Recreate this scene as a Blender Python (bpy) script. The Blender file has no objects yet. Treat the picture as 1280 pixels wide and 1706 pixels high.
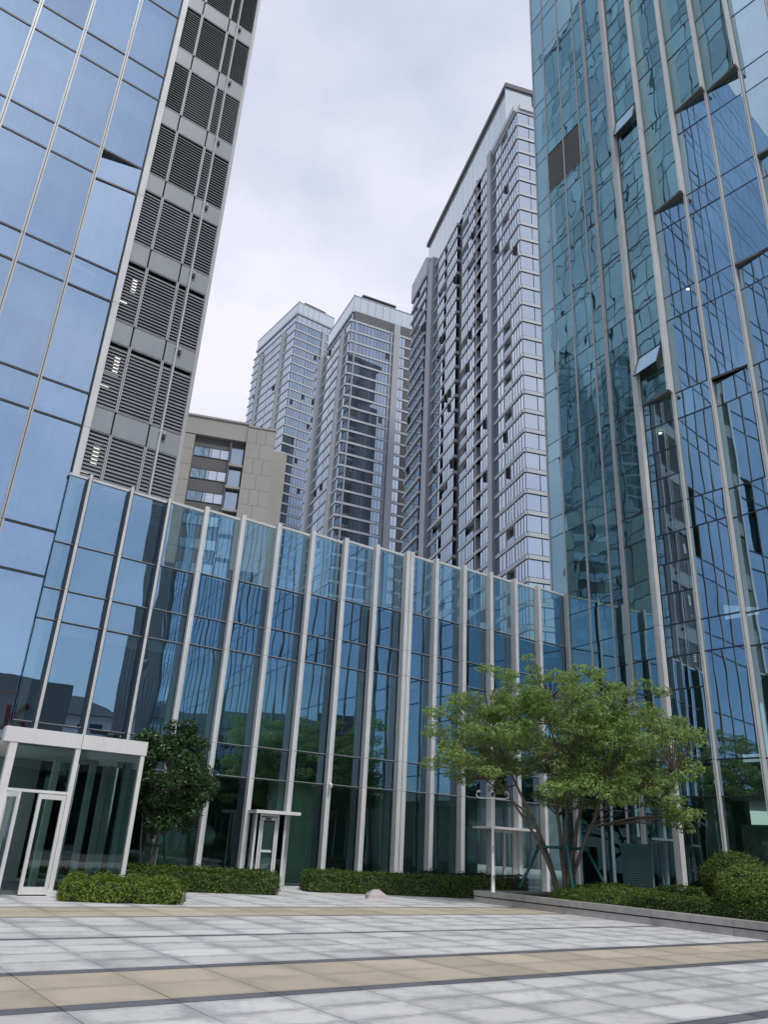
import bpy, math, random
import numpy as np
from mathutils import Vector, Matrix
random.seed(7); RNG = np.random.default_rng(7)
PI = math.pi
sc = bpy.context.scene
COL = sc.collection

# ------------------------------------------------------------------ camera
cam_d = bpy.data.cameras.new('camera'); cam = bpy.data.objects.new('camera', cam_d); COL.objects.link(cam)
cam_d.sensor_fit = 'VERTICAL'; cam_d.sensor_height = 36.0; cam_d.lens = 36.0 * 1282.0 / 1706.0
cam_d.clip_start = 0.1; cam_d.clip_end = 3000
_f = 1282.0
_up = Vector((805.11 - 640, 2114.3 + 853, -_f)).normalized()
_fw = Vector((0, 0, -1)); _fh = (_fw - _up * _fw.dot(_up)).normalized(); _r = _fh.cross(_up)
cam.matrix_world = Matrix.Translation((0, 0, 1.6)) @ Matrix((_r, _fh, _up)).to_4x4()
sc.camera = cam

# ------------------------------------------------------------------ world, sun, exposure
SUN_AZ, SUN_EL = math.radians(155), math.radians(56)          # azimuth clockwise from +Y
world = bpy.data.worlds.new("World"); sc.world = world; world.use_nodes = True
nt = world.node_tree; N = nt.nodes; Lk = nt.links; N.clear()
def nd(tree, typ, **kw):
    n = tree.nodes.new(typ)
    for k, v in kw.items():
        if k.startswith('i_'):
            n.inputs[k[2:].replace('_', ' ')].default_value = v
        else:
            setattr(n, k, v)
    return n
out = nd(nt, 'ShaderNodeOutputWorld'); bg = nd(nt, 'ShaderNodeBackground'); bg.inputs['Strength'].default_value = 0.10
sky = nd(nt, 'ShaderNodeTexSky'); sky.sky_type = 'NISHITA'; sky.sun_disc = False
sky.sun_elevation = SUN_EL; sky.sun_rotation = SUN_AZ; sky.air_density = 1.0; sky.dust_density = 1.2
tc = nd(nt, 'ShaderNodeTexCoord'); sep = nd(nt, 'ShaderNodeSeparateXYZ'); Lk.new(tc.outputs['Generated'], sep.inputs[0])
zz = nd(nt, 'ShaderNodeMath', operation='MAXIMUM'); Lk.new(sep.outputs['Z'], zz.inputs[0]); zz.inputs[1].default_value = 0.0
za = nd(nt, 'ShaderNodeMath', operation='ADD'); Lk.new(zz.outputs[0], za.inputs[0]); za.inputs[1].default_value = 0.30
dv = nd(nt, 'ShaderNodeVectorMath', operation='DIVIDE'); cz = nd(nt, 'ShaderNodeCombineXYZ')
for a in 'XYZ': Lk.new(za.outputs[0], cz.inputs[a])
Lk.new(tc.outputs['Generated'], dv.inputs[0]); Lk.new(cz.outputs[0], dv.inputs[1])
n1 = nd(nt, 'ShaderNodeTexNoise'); n1.inputs['Scale'].default_value = 1.7; n1.inputs['Detail'].default_value = 7; n1.inputs['Roughness'].default_value = 0.55
n2 = nd(nt, 'ShaderNodeTexNoise'); n2.inputs['Scale'].default_value = 1.0; n2.inputs['Detail'].default_value = 4; n2.inputs['Roughness'].default_value = 0.5
Lk.new(dv.outputs[0], n1.inputs['Vector'])
off = nd(nt, 'ShaderNodeVectorMath', operation='ADD'); off.inputs[1].default_value = (5.3, 2.1, 7.7)
Lk.new(dv.outputs[0], off.inputs[0]); Lk.new(off.outputs[0], n2.inputs['Vector'])
ramp = nd(nt, 'ShaderNodeValToRGB')                           # cloud body, grey undersides to bright tops
e = ramp.color_ramp.elements
e[0].position = 0.38; e[0].color = (4.55, 4.95, 6.2, 1); e[1].position = 0.62; e[1].color = (7.1, 7.05, 7.9, 1)
Lk.new(n1.outputs['Fac'], ramp.inputs[0])
cov = nd(nt, 'ShaderNodeMapRange'); cov.inputs['From Min'].default_value = 0.30; cov.inputs['From Max'].default_value = 0.52
cov.inputs['To Min'].default_value = 0.55; cov.inputs['To Max'].default_value = 0.97
Lk.new(n2.outputs['Fac'], cov.inputs['Value'])
elv = nd(nt, 'ShaderNodeMapRange'); elv.inputs['From Min'].default_value = 0.0; elv.inputs['From Max'].default_value = 0.52
elv.inputs['To Min'].default_value = 0.22; elv.inputs['To Max'].default_value = 1.0
Lk.new(sep.outputs['Z'], elv.inputs['Value'])
cv = nd(nt, 'ShaderNodeMath', operation='MULTIPLY'); Lk.new(cov.outputs[0], cv.inputs[0]); Lk.new(elv.outputs[0], cv.inputs[1])
mx = nd(nt, 'ShaderNodeMix', data_type='RGBA'); Lk.new(cv.outputs[0], mx.inputs['Factor'])
Lk.new(sky.outputs[0], mx.inputs['A']); Lk.new(ramp.outputs[0], mx.inputs['B'])
Lk.new(mx.outputs['Result'], bg.inputs['Color']); Lk.new(bg.outputs[0], out.inputs[0])

sun_d = bpy.data.lights.new('sun', 'SUN'); sun_d.energy = 1.5; sun_d.angle = math.radians(10); sun_d.color = (1, 0.965, 0.915)
sun = bpy.data.objects.new('sun', sun_d); COL.objects.link(sun)
_sd = Vector((math.sin(SUN_AZ) * math.cos(SUN_EL), math.cos(SUN_AZ) * math.cos(SUN_EL), math.sin(SUN_EL)))
sun.rotation_euler = _sd.to_track_quat('Z', 'Y').to_euler()
vs = sc.view_settings; vs.view_transform = 'Standard'; vs.look = 'None'; vs.gamma = 1.0; vs.use_curve_mapping = False; vs.exposure = 0.42
sc.render.engine = 'CYCLES'
cy = sc.cycles; cy.max_bounces = 10; cy.diffuse_bounces = 3; cy.glossy_bounces = 5; cy.transmission_bounces = 4; cy.transparent_max_bounces = 14
cy.use_denoising = True; cy.caustics_reflective = False; cy.caustics_refractive = False; cy.sample_clamp_indirect = 6

# ------------------------------------------------------------------ materials
def mat_base(name):
    m = bpy.data.materials.new(name); m.use_nodes = True; m.node_tree.nodes.clear()
    return m, m.node_tree
def mat(name, c, rough=0.6, metal=0.0, var=0.12, scale=3.0, bump=0.0, bscale=40.0, spec=0.5, streak=0.0, island=0.0, objvar=0.0):
    m, t = mat_base(name); L = t.links
    o = nd(t, 'ShaderNodeOutputMaterial'); p = nd(t, 'ShaderNodeBsdfPrincipled')
    p.inputs['Roughness'].default_value = rough; p.inputs['Metallic'].default_value = metal; p.inputs['Specular IOR Level'].default_value = spec
    co = nd(t, 'ShaderNodeTexCoord'); src = co.outputs['Object']
    n = nd(t, 'ShaderNodeTexNoise'); n.inputs['Scale'].default_value = scale; n.inputs['Detail'].default_value = 6; n.inputs['Roughness'].default_value = 0.62
    L.new(src, n.inputs['Vector'])
    mr = nd(t, 'ShaderNodeMapRange'); mr.inputs['From Min'].default_value = 0.25; mr.inputs['From Max'].default_value = 0.75
    mr.inputs['To Min'].default_value = 1 - var; mr.inputs['To Max'].default_value = 1 + var
    L.new(n.outputs['Fac'], mr.inputs['Value']); fac = mr.outputs[0]
    def mul(a, b):
        k = nd(t, 'ShaderNodeMath', operation='MULTIPLY'); L.new(a, k.inputs[0]); L.new(b, k.inputs[1]); return k.outputs[0]
    if streak:
        mp = nd(t, 'ShaderNodeMapping'); mp.inputs['Scale'].default_value = (7, 7, 0.25); L.new(src, mp.inputs[0])
        ns = nd(t, 'ShaderNodeTexNoise'); ns.inputs['Scale'].default_value = 2.0; ns.inputs['Detail'].default_value = 4; L.new(mp.outputs[0], ns.inputs['Vector'])
        m2 = nd(t, 'ShaderNodeMapRange'); m2.inputs['From Min'].default_value = 0.35; m2.inputs['From Max'].default_value = 0.7
        m2.inputs['To Min'].default_value = 1 + streak * .3; m2.inputs['To Max'].default_value = 1 - streak; L.new(ns.outputs['Fac'], m2.inputs['Value'])
        fac = mul(fac, m2.outputs[0])
    if island:
        g = nd(t, 'ShaderNodeNewGeometry'); m3 = nd(t, 'ShaderNodeMapRange'); m3.inputs['To Min'].default_value = 1 - island; m3.inputs['To Max'].default_value = 1 + island
        L.new(g.outputs['Random Per Island'], m3.inputs['Value']); fac = mul(fac, m3.outputs[0])
    if objvar:
        g = nd(t, 'ShaderNodeObjectInfo'); m3 = nd(t, 'ShaderNodeMapRange'); m3.inputs['To Min'].default_value = 1 - objvar; m3.inputs['To Max'].default_value = 1 + objvar
        L.new(g.outputs['Random'], m3.inputs['Value']); fac = mul(fac, m3.outputs[0])
    cm = nd(t, 'ShaderNodeVectorMath', operation='SCALE'); cm.inputs[0].default_value = c; L.new(fac, cm.inputs['Scale'])
    L.new(cm.outputs[0], p.inputs['Base Color'])
    if bump:
        nb = nd(t, 'ShaderNodeTexNoise'); nb.inputs['Scale'].default_value = bscale; nb.inputs['Detail'].default_value = 4; L.new(src, nb.inputs['Vector'])
        b = nd(t, 'ShaderNodeBump'); b.inputs['Strength'].default_value = bump; b.inputs['Distance'].default_value = 0.01
        L.new(nb.outputs['Fac'], b.inputs['Height']); L.new(b.outputs[0], p.inputs['Normal'])
    L.new(p.outputs[0], o.inputs[0])
    return m
def glass(name, refl, trans, base=0.3, wave=0.010, wscale=0.7):
    m, t = mat_base(name); L = t.links
    o = nd(t, 'ShaderNodeOutputMaterial'); co = nd(t, 'ShaderNodeTexCoord'); oi = nd(t, 'ShaderNodeObjectInfo')
    w = nd(t, 'ShaderNodeMath', operation='MULTIPLY'); w.inputs[1].default_value = 60; L.new(oi.outputs['Random'], w.inputs[0])
    n = nd(t, 'ShaderNodeTexNoise', noise_dimensions='4D'); n.inputs['Scale'].default_value = wscale; n.inputs['Detail'].default_value = 1.0
    mp = nd(t, 'ShaderNodeMapping'); mp.inputs['Scale'].default_value = (1.3, 1, 0.55); L.new(co.outputs['Object'], mp.inputs[0])
    L.new(mp.outputs[0], n.inputs['Vector']); L.new(w.outputs[0], n.inputs['W'])
    b = nd(t, 'ShaderNodeBump'); b.inputs['Strength'].default_value = 1.0; b.inputs['Distance'].default_value = wave
    L.new(n.outputs['Fac'], b.inputs['Height'])
    fr = nd(t, 'ShaderNodeFresnel'); fr.inputs['IOR'].default_value = 1.5; L.new(b.outputs[0], fr.inputs['Normal'])
    mr = nd(t, 'ShaderNodeMapRange'); mr.inputs['From Min'].default_value = 0.04; mr.inputs['From Max'].default_value = 1.0
    mr.inputs['To Min'].default_value = base; mr.inputs['To Max'].default_value = 1.0; L.new(fr.outputs[0], mr.inputs['Value'])
    g = nd(t, 'ShaderNodeBsdfGlossy'); g.inputs['Roughness'].default_value = 0.0; L.new(b.outputs[0], g.inputs['Normal'])
    sm = nd(t, 'ShaderNodeTexNoise'); sm.inputs['Scale'].default_value = 1.6; sm.inputs['Detail'].default_value = 5; smm = nd(t, 'ShaderNodeMapping'); smm.inputs['Scale'].default_value = (2.2, 1, 0.5)
    L.new(co.outputs['Object'], smm.inputs[0]); L.new(smm.outputs[0], sm.inputs['Vector'])
    sa = nd(t, 'ShaderNodeMath', operation='MULTIPLY_ADD'); L.new(oi.outputs['Random'], sa.inputs[0]); sa.inputs[1].default_value = 0.13; sa.inputs[2].default_value = 0.84
    sb = nd(t, 'ShaderNodeMath', operation='MULTIPLY_ADD'); L.new(sm.outputs['Fac'], sb.inputs[0]); sb.inputs[1].default_value = 0.16; L.new(sa.outputs[0], sb.inputs[2])
    sc_ = nd(t, 'ShaderNodeVectorMath', operation='SCALE'); sc_.inputs[0].default_value = refl; L.new(sb.outputs[0], sc_.inputs['Scale']); L.new(sc_.outputs[0], g.inputs['Color'])
    tr = nd(t, 'ShaderNodeBsdfTransparent'); tr.inputs['Color'].default_value = (*trans, 1)
    ms = nd(t, 'ShaderNodeMixShader'); L.new(mr.outputs[0], ms.inputs[0]); L.new(tr.outputs[0], ms.inputs[1]); L.new(g.outputs[0], ms.inputs[2])
    L.new(ms.outputs[0], o.inputs[0])
    return m
def window_glass(name, body, refl, base=0.35):
    m, t = mat_base(name); L = t.links
    o = nd(t, 'ShaderNodeOutputMaterial'); oi = nd(t, 'ShaderNodeObjectInfo')
    fr = nd(t, 'ShaderNodeFresnel'); fr.inputs['IOR'].default_value = 1.5
    mr = nd(t, 'ShaderNodeMapRange'); mr.inputs['From Min'].default_value = 0.04; mr.inputs['From Max'].default_value = 1.0
    mr.inputs['To Min'].default_value = base; mr.inputs['To Max'].default_value = 1.0; L.new(fr.outputs[0], mr.inputs['Value'])
    gi = nd(t, 'ShaderNodeNewGeometry')
    m3 = nd(t, 'ShaderNodeMapRange'); m3.inputs['To Min'].default_value = 0.2; m3.inputs['To Max'].default_value = 4.0; L.new(gi.outputs['Random Per Island'], m3.inputs['Value'])
    cm = nd(t, 'ShaderNodeVectorMath', operation='SCALE'); cm.inputs[0].default_value = body; L.new(m3.outputs[0], cm.inputs['Scale'])
    d = nd(t, 'ShaderNodeBsdfDiffuse'); L.new(cm.outputs[0], d.inputs['Color'])
    g = nd(t, 'ShaderNodeBsdfGlossy'); g.inputs['Roughness'].default_value = 0.02; g.inputs['Color'].default_value = (*refl, 1)
    ms = nd(t, 'ShaderNodeMixShader'); L.new(mr.outputs[0], ms.inputs[0]); L.new(d.outputs[0], ms.inputs[1]); L.new(g.outputs[0], ms.inputs[2])
    L.new(ms.outputs[0], o.inputs[0]); return m
def leafmat(name, c, island=0.45, trans=0.35, rough=0.5):
    m, t = mat_base(name); L = t.links
    o = nd(t, 'ShaderNodeOutputMaterial'); g = nd(t, 'ShaderNodeNewGeometry')
    r = nd(t, 'ShaderNodeValToRGB'); e = r.color_ramp.elements
    e[0].color = (c[0] * (1 - island), c[1] * (1 - island * .9), c[2] * (1 - island), 1); e[1].color = (c[0] * (1 + island * 1.3), c[1] * (1 + island), c[2] * (1 + island * .4), 1)
    L.new(g.outputs['Random Per Island'], r.inputs[0])
    p = nd(t, 'ShaderNodeBsdfPrincipled'); p.inputs['Roughness'].default_value = rough; p.inputs['Specular IOR Level'].default_value = 0.35; L.new(r.outputs[0], p.inputs['Base Color'])
    tl = nd(t, 'ShaderNodeBsdfTranslucent'); L.new(r.outputs[0], tl.inputs['Color'])
    ms = nd(t, 'ShaderNodeMixShader'); ms.inputs[0].default_value = trans; L.new(p.outputs[0], ms.inputs[1]); L.new(tl.outputs[0], ms.inputs[2])
    L.new(ms.outputs[0], o.inputs[0]); return m
def emis(name, c, s):
    m, t = mat_base(name); o = nd(t, 'ShaderNodeOutputMaterial'); e = nd(t, 'ShaderNodeEmission'); e.inputs[0].default_value = (*c, 1); e.inputs[1].default_value = s
    t.links.new(e.outputs[0], o.inputs[0]); return m
def stone(name, c, dirt, border=0.09):
    """granite slab: pale worn middle, grey grimy margins (object space of each slab, 0..w 0..d)"""
    m, t = mat_base(name); L = t.links
    o = nd(t, 'ShaderNodeOutputMaterial'); p = nd(t, 'ShaderNodeBsdfPrincipled'); p.inputs['Roughness'].default_value = 0.62; p.inputs['Specular IOR Level'].default_value = 0.35
    co = nd(t, 'ShaderNodeTexCoord'); ge = nd(t, 'ShaderNodeNewGeometry'); oi = nd(t, 'ShaderNodeObjectInfo')
    at = nd(t, 'ShaderNodeAttribute'); at.attribute_name = 'edge'
    n = nd(t, 'ShaderNodeTexNoise'); n.inputs['Scale'].default_value = 1.1; n.inputs['Detail'].default_value = 5; L.new(ge.outputs['Position'], n.inputs['Vector'])
    f = nd(t, 'ShaderNodeTexNoise'); f.inputs['Scale'].default_value = 9.0; f.inputs['Detail'].default_value = 6; L.new(ge.outputs['Position'], f.inputs['Vector'])
    a1 = nd(t, 'ShaderNodeMath', operation='MULTIPLY_ADD'); L.new(n.outputs['Fac'], a1.inputs[0]); a1.inputs[1].default_value = 2.6; a1.inputs[2].default_value = -1.3
    a0 = nd(t, 'ShaderNodeMath', operation='MULTIPLY_ADD'); L.new(f.outputs['Fac'], a0.inputs[0]); a0.inputs[1].default_value = 1.15; L.new(a1.outputs[0], a0.inputs[2])
    a2 = nd(t, 'ShaderNodeMath', operation='ADD'); L.new(a0.outputs[0], a2.inputs[0]); L.new(at.outputs['Fac'], a2.inputs[1])
    mr = nd(t, 'ShaderNodeMapRange'); mr.inputs['From Min'].default_value = 0.55; mr.inputs['From Max'].default_value = 1.35; L.new(a2.outputs[0], mr.inputs['Value'])
    mx = nd(t, 'ShaderNodeMix', data_type='RGBA'); mx.inputs['A'].default_value = (*c, 1); mx.inputs['B'].default_value = (*dirt, 1); L.new(mr.outputs[0], mx.inputs['Factor'])
    s = nd(t, 'ShaderNodeTexNoise'); s.inputs['Scale'].default_value = 160; s.inputs['Detail'].default_value = 2; L.new(ge.outputs['Position'], s.inputs['Vector'])
    m2 = nd(t, 'ShaderNodeMapRange'); m2.inputs['To Min'].default_value = 0.8; m2.inputs['To Max'].default_value = 1.2; L.new(s.outputs['Fac'], m2.inputs['Value'])
    m3 = nd(t, 'ShaderNodeMapRange'); m3.inputs['To Min'].default_value = 0.84; m3.inputs['To Max'].default_value = 1.1; L.new(oi.outputs['Random'], m3.inputs['Value'])
    k = nd(t, 'ShaderNodeMath', operation='MULTIPLY'); L.new(m2.outputs[0], k.inputs[0]); L.new(m3.outputs[0], k.inputs[1])
    cm = nd(t, 'ShaderNodeVectorMath', operation='SCALE'); L.new(mx.outputs['Result'], cm.inputs[0]); L.new(k.outputs[0], cm.inputs['Scale'])
    L.new(cm.outputs[0], p.inputs['Base Color'])
    b = nd(t, 'ShaderNodeBump'); b.inputs['Strength'].default_value = 0.25; b.inputs['Distance'].default_value = 0.004; L.new(s.outputs['Fac'], b.inputs['Height']); L.new(b.outputs[0], p.inputs['Normal'])
    L.new(p.outputs[0], o.inputs[0]); return m

M = {}
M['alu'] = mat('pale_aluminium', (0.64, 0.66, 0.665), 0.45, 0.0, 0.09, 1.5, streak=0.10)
M['alu_grey'] = mat('grey_aluminium', (0.43, 0.45, 0.46), 0.4, 0.1, 0.06, 2, streak=0.12)  # mid grey metal for mullions, trims and small fittings
M['alu_dark'] = mat('dark_gasket', (0.025, 0.028, 0.035), 0.5, 0, 0.1)
M['panel'] = mat('grey_metal_panel', (0.29, 0.315, 0.335), 0.45, 0.1, 0.08, 1.0, streak=0.04)
M['slat'] = mat('louver_metal', (0.205, 0.22, 0.24), 0.5, 0.1, 0.12, 3, objvar=0.15)
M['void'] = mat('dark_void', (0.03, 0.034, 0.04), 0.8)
M['brown'] = mat('brown_metal', (0.17, 0.165, 0.16), 0.55, 0.1, 0.1)
M['glassL'] = glass('blue_coated_glass', (0.57, 0.77, 1.0), (0.64, 0.78, 0.78), 0.60, 0.005)
M['glassP'] = glass('podium_glass', (0.51, 0.77, 1.0), (0.60, 0.80, 0.74), 0.47, 0.004)
M['glassR'] = glass('teal_coated_glass', (0.48, 0.755, 0.87), (0.42, 0.67, 0.64), 0.46, 0.0075)
M['glassS'] = glass('tower_glass', (0.61, 0.84, 1.0), (0.50, 0.74, 0.70), 0.56, 0.0022)
M['glassG'] = glass('lobby_glass', (0.50, 0.70, 0.80), (0.54, 0.74, 0.68), 0.17, 0.004)
M['glassV'] = glass('vestibule_glass', (0.75, 0.85, 0.88), (0.50, 0.68, 0.64), 0.16, 0.006)
M['spandrel'] = mat('spandrel_backpan', (0.014, 0.028, 0.05), 0.5)
M['ceiling'] = mat('ceiling_white', (0.62, 0.66, 0.63), 0.8)
M['slab'] = mat('slab_concrete', (0.34, 0.37, 0.37), 0.8)
M['core'] = mat('interior_wall', (0.22, 0.29, 0.28), 0.8, var=0.25, scale=0.35)
M['col'] = mat('interior_column', (0.50, 0.58, 0.54), 0.7)
M['partition'] = mat('pale_green_partition', (0.52, 0.70, 0.57), 0.7, var=0.2, scale=0.5)
M['blind'] = mat('roller_blind', (0.62, 0.68, 0.68), 0.8)
M['ifloor'] = mat('interior_floor', (0.16, 0.18, 0.18), 0.4)
M['white'] = mat('white_paint', (0.72, 0.72, 0.71), 0.4, 0, 0.07, 1.3, streak=0.03)
M['whitep'] = mat('white_plastic', (0.75, 0.76, 0.77), 0.35, 0, 0.04)
M['black'] = mat('black_metal', (0.02, 0.021, 0.024), 0.45)
M['granite_w'] = stone('white_granite', (0.71, 0.71, 0.70), (0.44, 0.445, 0.45))
M['granite_t'] = stone('tan_granite', (0.575, 0.505, 0.395), (0.46, 0.405, 0.32))
M['granite_d'] = stone('dark_granite', (0.155, 0.16, 0.18), (0.11, 0.115, 0.125))
M['joint'] = mat('joint_mortar', (0.20, 0.20, 0.205), 0.9)
M['curb'] = mat('curb_granite', (0.36, 0.35, 0.335), 0.7, 0, 0.2, 4, 0.3, 90, objvar=0.12)
M['groove'] = mat('curb_groove', (0.045, 0.045, 0.048), 0.8)
M['soil'] = mat('soil', (0.06, 0.045, 0.03), 0.95)
M['ground'] = mat('ground_stone', (0.42, 0.42, 0.42), 0.8, 0, 0.2, 0.3)
M['bark'] = mat('bark', (0.13, 0.105, 0.085), 0.85, 0, 0.35, 9, 0.6, 30)
M['barkpale'] = mat('pale_bark', (0.24, 0.215, 0.18), 0.85, 0, 0.35, 9, 0.5, 30)
M['leaf_tree'] = leafmat('maple_leaf', (0.265, 0.395, 0.145), 0.40, 0.45)
M['leaf_dark'] = leafmat('glossy_leaf', (0.055, 0.115, 0.048), 0.55, 0.22, 0.35)
M['leaf_hedge'] = leafmat('hedge_leaf', (0.090, 0.155, 0.034), 0.5, 0.3)
M['leaf_lime'] = leafmat('bright_hedge_leaf', (0.155, 0.240, 0.040), 0.5, 0.3)
M['leaf_ball'] = leafmat('boxwood_leaf', (0.095, 0.150, 0.034), 0.5, 0.3)
M['leaf_ballnear'] = leafmat('lit_boxwood_leaf', (0.140, 0.220, 0.050), 0.5, 0.3)  # boxwood colour brightened; the near bush's lit look is put into it
M['leaf_purple'] = leafmat('dull_hedge_leaf', (0.040, 0.060, 0.035), 0.5, 0.25)
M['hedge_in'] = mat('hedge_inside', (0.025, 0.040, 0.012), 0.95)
M['stake'] = mat('teal_painted_steel', (0.012, 0.085, 0.085), 0.5)
M['louvg'] = mat('green_cabinet', (0.010, 0.075, 0.075), 0.5)
M['aptband'] = mat('apartment_band', (0.47, 0.495, 0.53), 0.6, 0, 0.06, 0.5)
M['aptpil'] = mat('apartment_pilaster', (0.35, 0.375, 0.41), 0.6, 0, 0.06, 0.5)
M['aptdark'] = mat('apartment_recess', (0.065, 0.07, 0.08), 0.7, 0, 0.2, 0.6)
M['aptwall'] = mat('apartment_wall', (0.12, 0.135, 0.155), 0.6, 0, 0.1, 0.5)
M['aptgrey'] = mat('apartment_grey_wall', (0.11, 0.112, 0.12), 0.7, 0, 0.1, 0.5)
M['aptglass'] = window_glass('apartment_glass', (0.05, 0.065, 0.08), (0.80, 0.90, 1.0), 0.55)
M['aptglassd'] = window_glass('apartment_glass_dim', (0.03, 0.038, 0.05), (0.64, 0.78, 0.95), 0.42)
M['sideglass'] = window_glass('flank_glass', (0.20, 0.28, 0.30), (0.8, 0.95, 1.0), 0.5)
M['crown'] = window_glass('crown_glass', (0.20, 0.22, 0.23), (0.80, 0.86, 0.9), 0.42)
M['beige'] = mat('beige_stone', (0.37, 0.36, 0.335), 0.8, 0, 0.06, 0.3)
M['beigedk'] = mat('brown_grey_render', (0.13, 0.13, 0.135), 0.8, 0, 0.06, 0.4)
M['seam'] = mat('stone_seam', (0.27, 0.26, 0.245), 0.9)
M['roof'] = mat('grey_roof', (0.09, 0.10, 0.11), 0.8)
M['whitewall'] = mat('white_render', (0.80, 0.80, 0.80), 0.8)
M['signwall'] = mat('grey_wall', (0.48, 0.47, 0.46), 0.8)
M['red'] = mat('red_paint', (0.36, 0.02, 0.03), 0.5)
M['relief'] = mat('carved_stone', (0.42, 0.44, 0.42), 0.8, 0, 0.4, 5, 1.0, 7)
M['rock'] = mat('grey_rock', (0.46, 0.46, 0.50), 0.85, 0, 0.45, 4, 1.0, 8)
M['pink'] = mat('pink_granite', (0.50, 0.43, 0.43), 0.6, 0, 0.15, 12)
M['slotglow'] = emis('slot_glow', (1, 0.98, 0.92), 1.0)  # glow for the bright slots behind the louvers
M['tl'] = emis('lit_downlight', (1, 0.93, 0.75), 4.0)

# ------------------------------------------------------------------ mesh helpers
class MB:
    def __init__(s): s.v = []; s.f = []; s.m = []
    def quad(s, a, b, c, d, m=0):
        i = len(s.v); s.v += [a, b, c, d]; s.f.append((i, i + 1, i + 2, i + 3)); s.m.append(m)
    def poly(s, pts, m=0):
        i = len(s.v); s.v += list(pts); s.f.append(tuple(range(i, i + len(pts)))); s.m.append(m)
    def hexa(s, p, m=0):
        """p: 8 points, bottom ring 0-3 (ccw from above), top ring 4-7"""
        i = len(s.v); s.v += [tuple(q) for q in p]
        for f in ((0, 3, 2, 1), (4, 5, 6, 7), (0, 1, 5, 4), (1, 2, 6, 5), (2, 3, 7, 6), (3, 0, 4, 7)):
            s.f.append(tuple(i + k for k in f)); s.m.append(m)
    def box(s, x0, x1, y0, y1, z0, z1, m=0):
        s.hexa([(x0, y0, z0), (x1, y0, z0), (x1, y1, z0), (x0, y1, z0), (x0, y0, z1), (x1, y0, z1), (x1, y1, z1), (x0, y1, z1)], m)
    def fbox(s, F, s0, s1, o0, o1, z0, z1, m=0):
        """box in a facade frame F: along s, outward o"""
        s.hexa([F(s0, o1, z0), F(s1, o1, z0), F(s1, o0, z0), F(s0, o0, z0), F(s0, o1, z1), F(s1, o1, z1), F(s1, o0, z1), F(s0, o0, z1)], m)
    def prism(s, ring, z0, z1, m=0, cap=True):
        n = len(ring); i = len(s.v); s.v += [(x, y, z0) for x, y in ring] + [(x, y, z1) for x, y in ring]
        for k in range(n):
            j = (k + 1) % n; s.f.append((i + k, i + j, i + n + j, i + n + k)); s.m.append(m)
        if cap:
            s.f.append(tuple(i + n + k for k in range(n))); s.m.append(m); s.f.append(tuple(i + k for k in reversed(range(n)))); s.m.append(m)
    def tube(s, pts, rad, n=8, m=0, cap=True):
        pts = [Vector(p) for p in pts]; i0 = len(s.v)
        for k, p in enumerate(pts):
            d = (pts[min(k + 1, len(pts) - 1)] - pts[max(k - 1, 0)]).normalized()
            a = d.cross(Vector((0, 0, 1)) if abs(d.z) < 0.95 else Vector((1, 0, 0))).normalized(); b = d.cross(a)
            r = rad[k] if hasattr(rad, '__len__') else rad
            for j in range(n):
                t = 2 * PI * j / n; s.v.append(tuple(p + a * (r * math.cos(t)) + b * (r * math.sin(t))))
        for k in range(len(pts) - 1):
            for j in range(n):
                q = (j + 1) % n; s.f.append((i0 + k * n + j, i0 + k * n + q, i0 + (k + 1) * n + q, i0 + (k + 1) * n + j)); s.m.append(m)
        if cap:
            s.f.append(tuple(i0 + j for j in range(n))); s.m.append(m); e = i0 + (len(pts) - 1) * n; s.f.append(tuple(e + j for j in reversed(range(n)))); s.m.append(m)
    def mesh(s, name, mats, smooth=False):
        me = bpy.data.meshes.new(name); me.from_pydata([tuple(v) for v in s.v], [], s.f)
        for k in mats: me.materials.append(M[k])
        if len(mats) > 1: me.polygons.foreach_set('material_index', s.m)
        if smooth: me.polygons.foreach_set('use_smooth', [True] * len(s.f))
        me.update(); return me
WL = {}
def link(name, me, parent=None, loc=(0, 0, 0), rz=0.0, rot=None, kind=None):
    """loc is a world position; children are stored relative to their parent's place"""
    o = bpy.data.objects.new(name, me); COL.objects.link(o)
    base = Vector(loc); WL[o.name] = base
    if parent is not None:
        o.parent = parent; o.location = base - WL[parent.name]
    else:
        o.location = base
    o.rotation_euler = rot if rot else (0, 0, rz)
    if kind: o['kind'] = kind
    return o
def thing(name, label, cat, loc, group=None, me=None):
    o = link(name, me, None, loc); o['label'] = label; o['category'] = cat
    if group: o['group'] = group
    return o
def part(name, mb, mats, root, kind=None, smooth=False):
    """mesh given in world coordinates, stored about the root's place"""
    b = WL[root.name]
    mb.v = [(x - b.x, y - b.y, z - b.z) for x, y, z in mb.v]
    return link(name, mb.mesh(name, mats, smooth), root, b, kind=kind)
def dirv(a): return Vector((math.cos(math.radians(a)), math.sin(math.radians(a))))
class Frame:
    """vertical facade: s along it (rightwards seen from outside), o outward, z up"""
    def __init__(s, P, ang):
        s.P = Vector(P[:2]); s.u = dirv(ang); s.n = Vector((s.u.y, -s.u.x)); s.ang = math.radians(ang)
    def __call__(s, a, o, z):
        q = s.P + s.u * a + s.n * o; return (q.x, q.y, z)
_pc = {}
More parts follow.
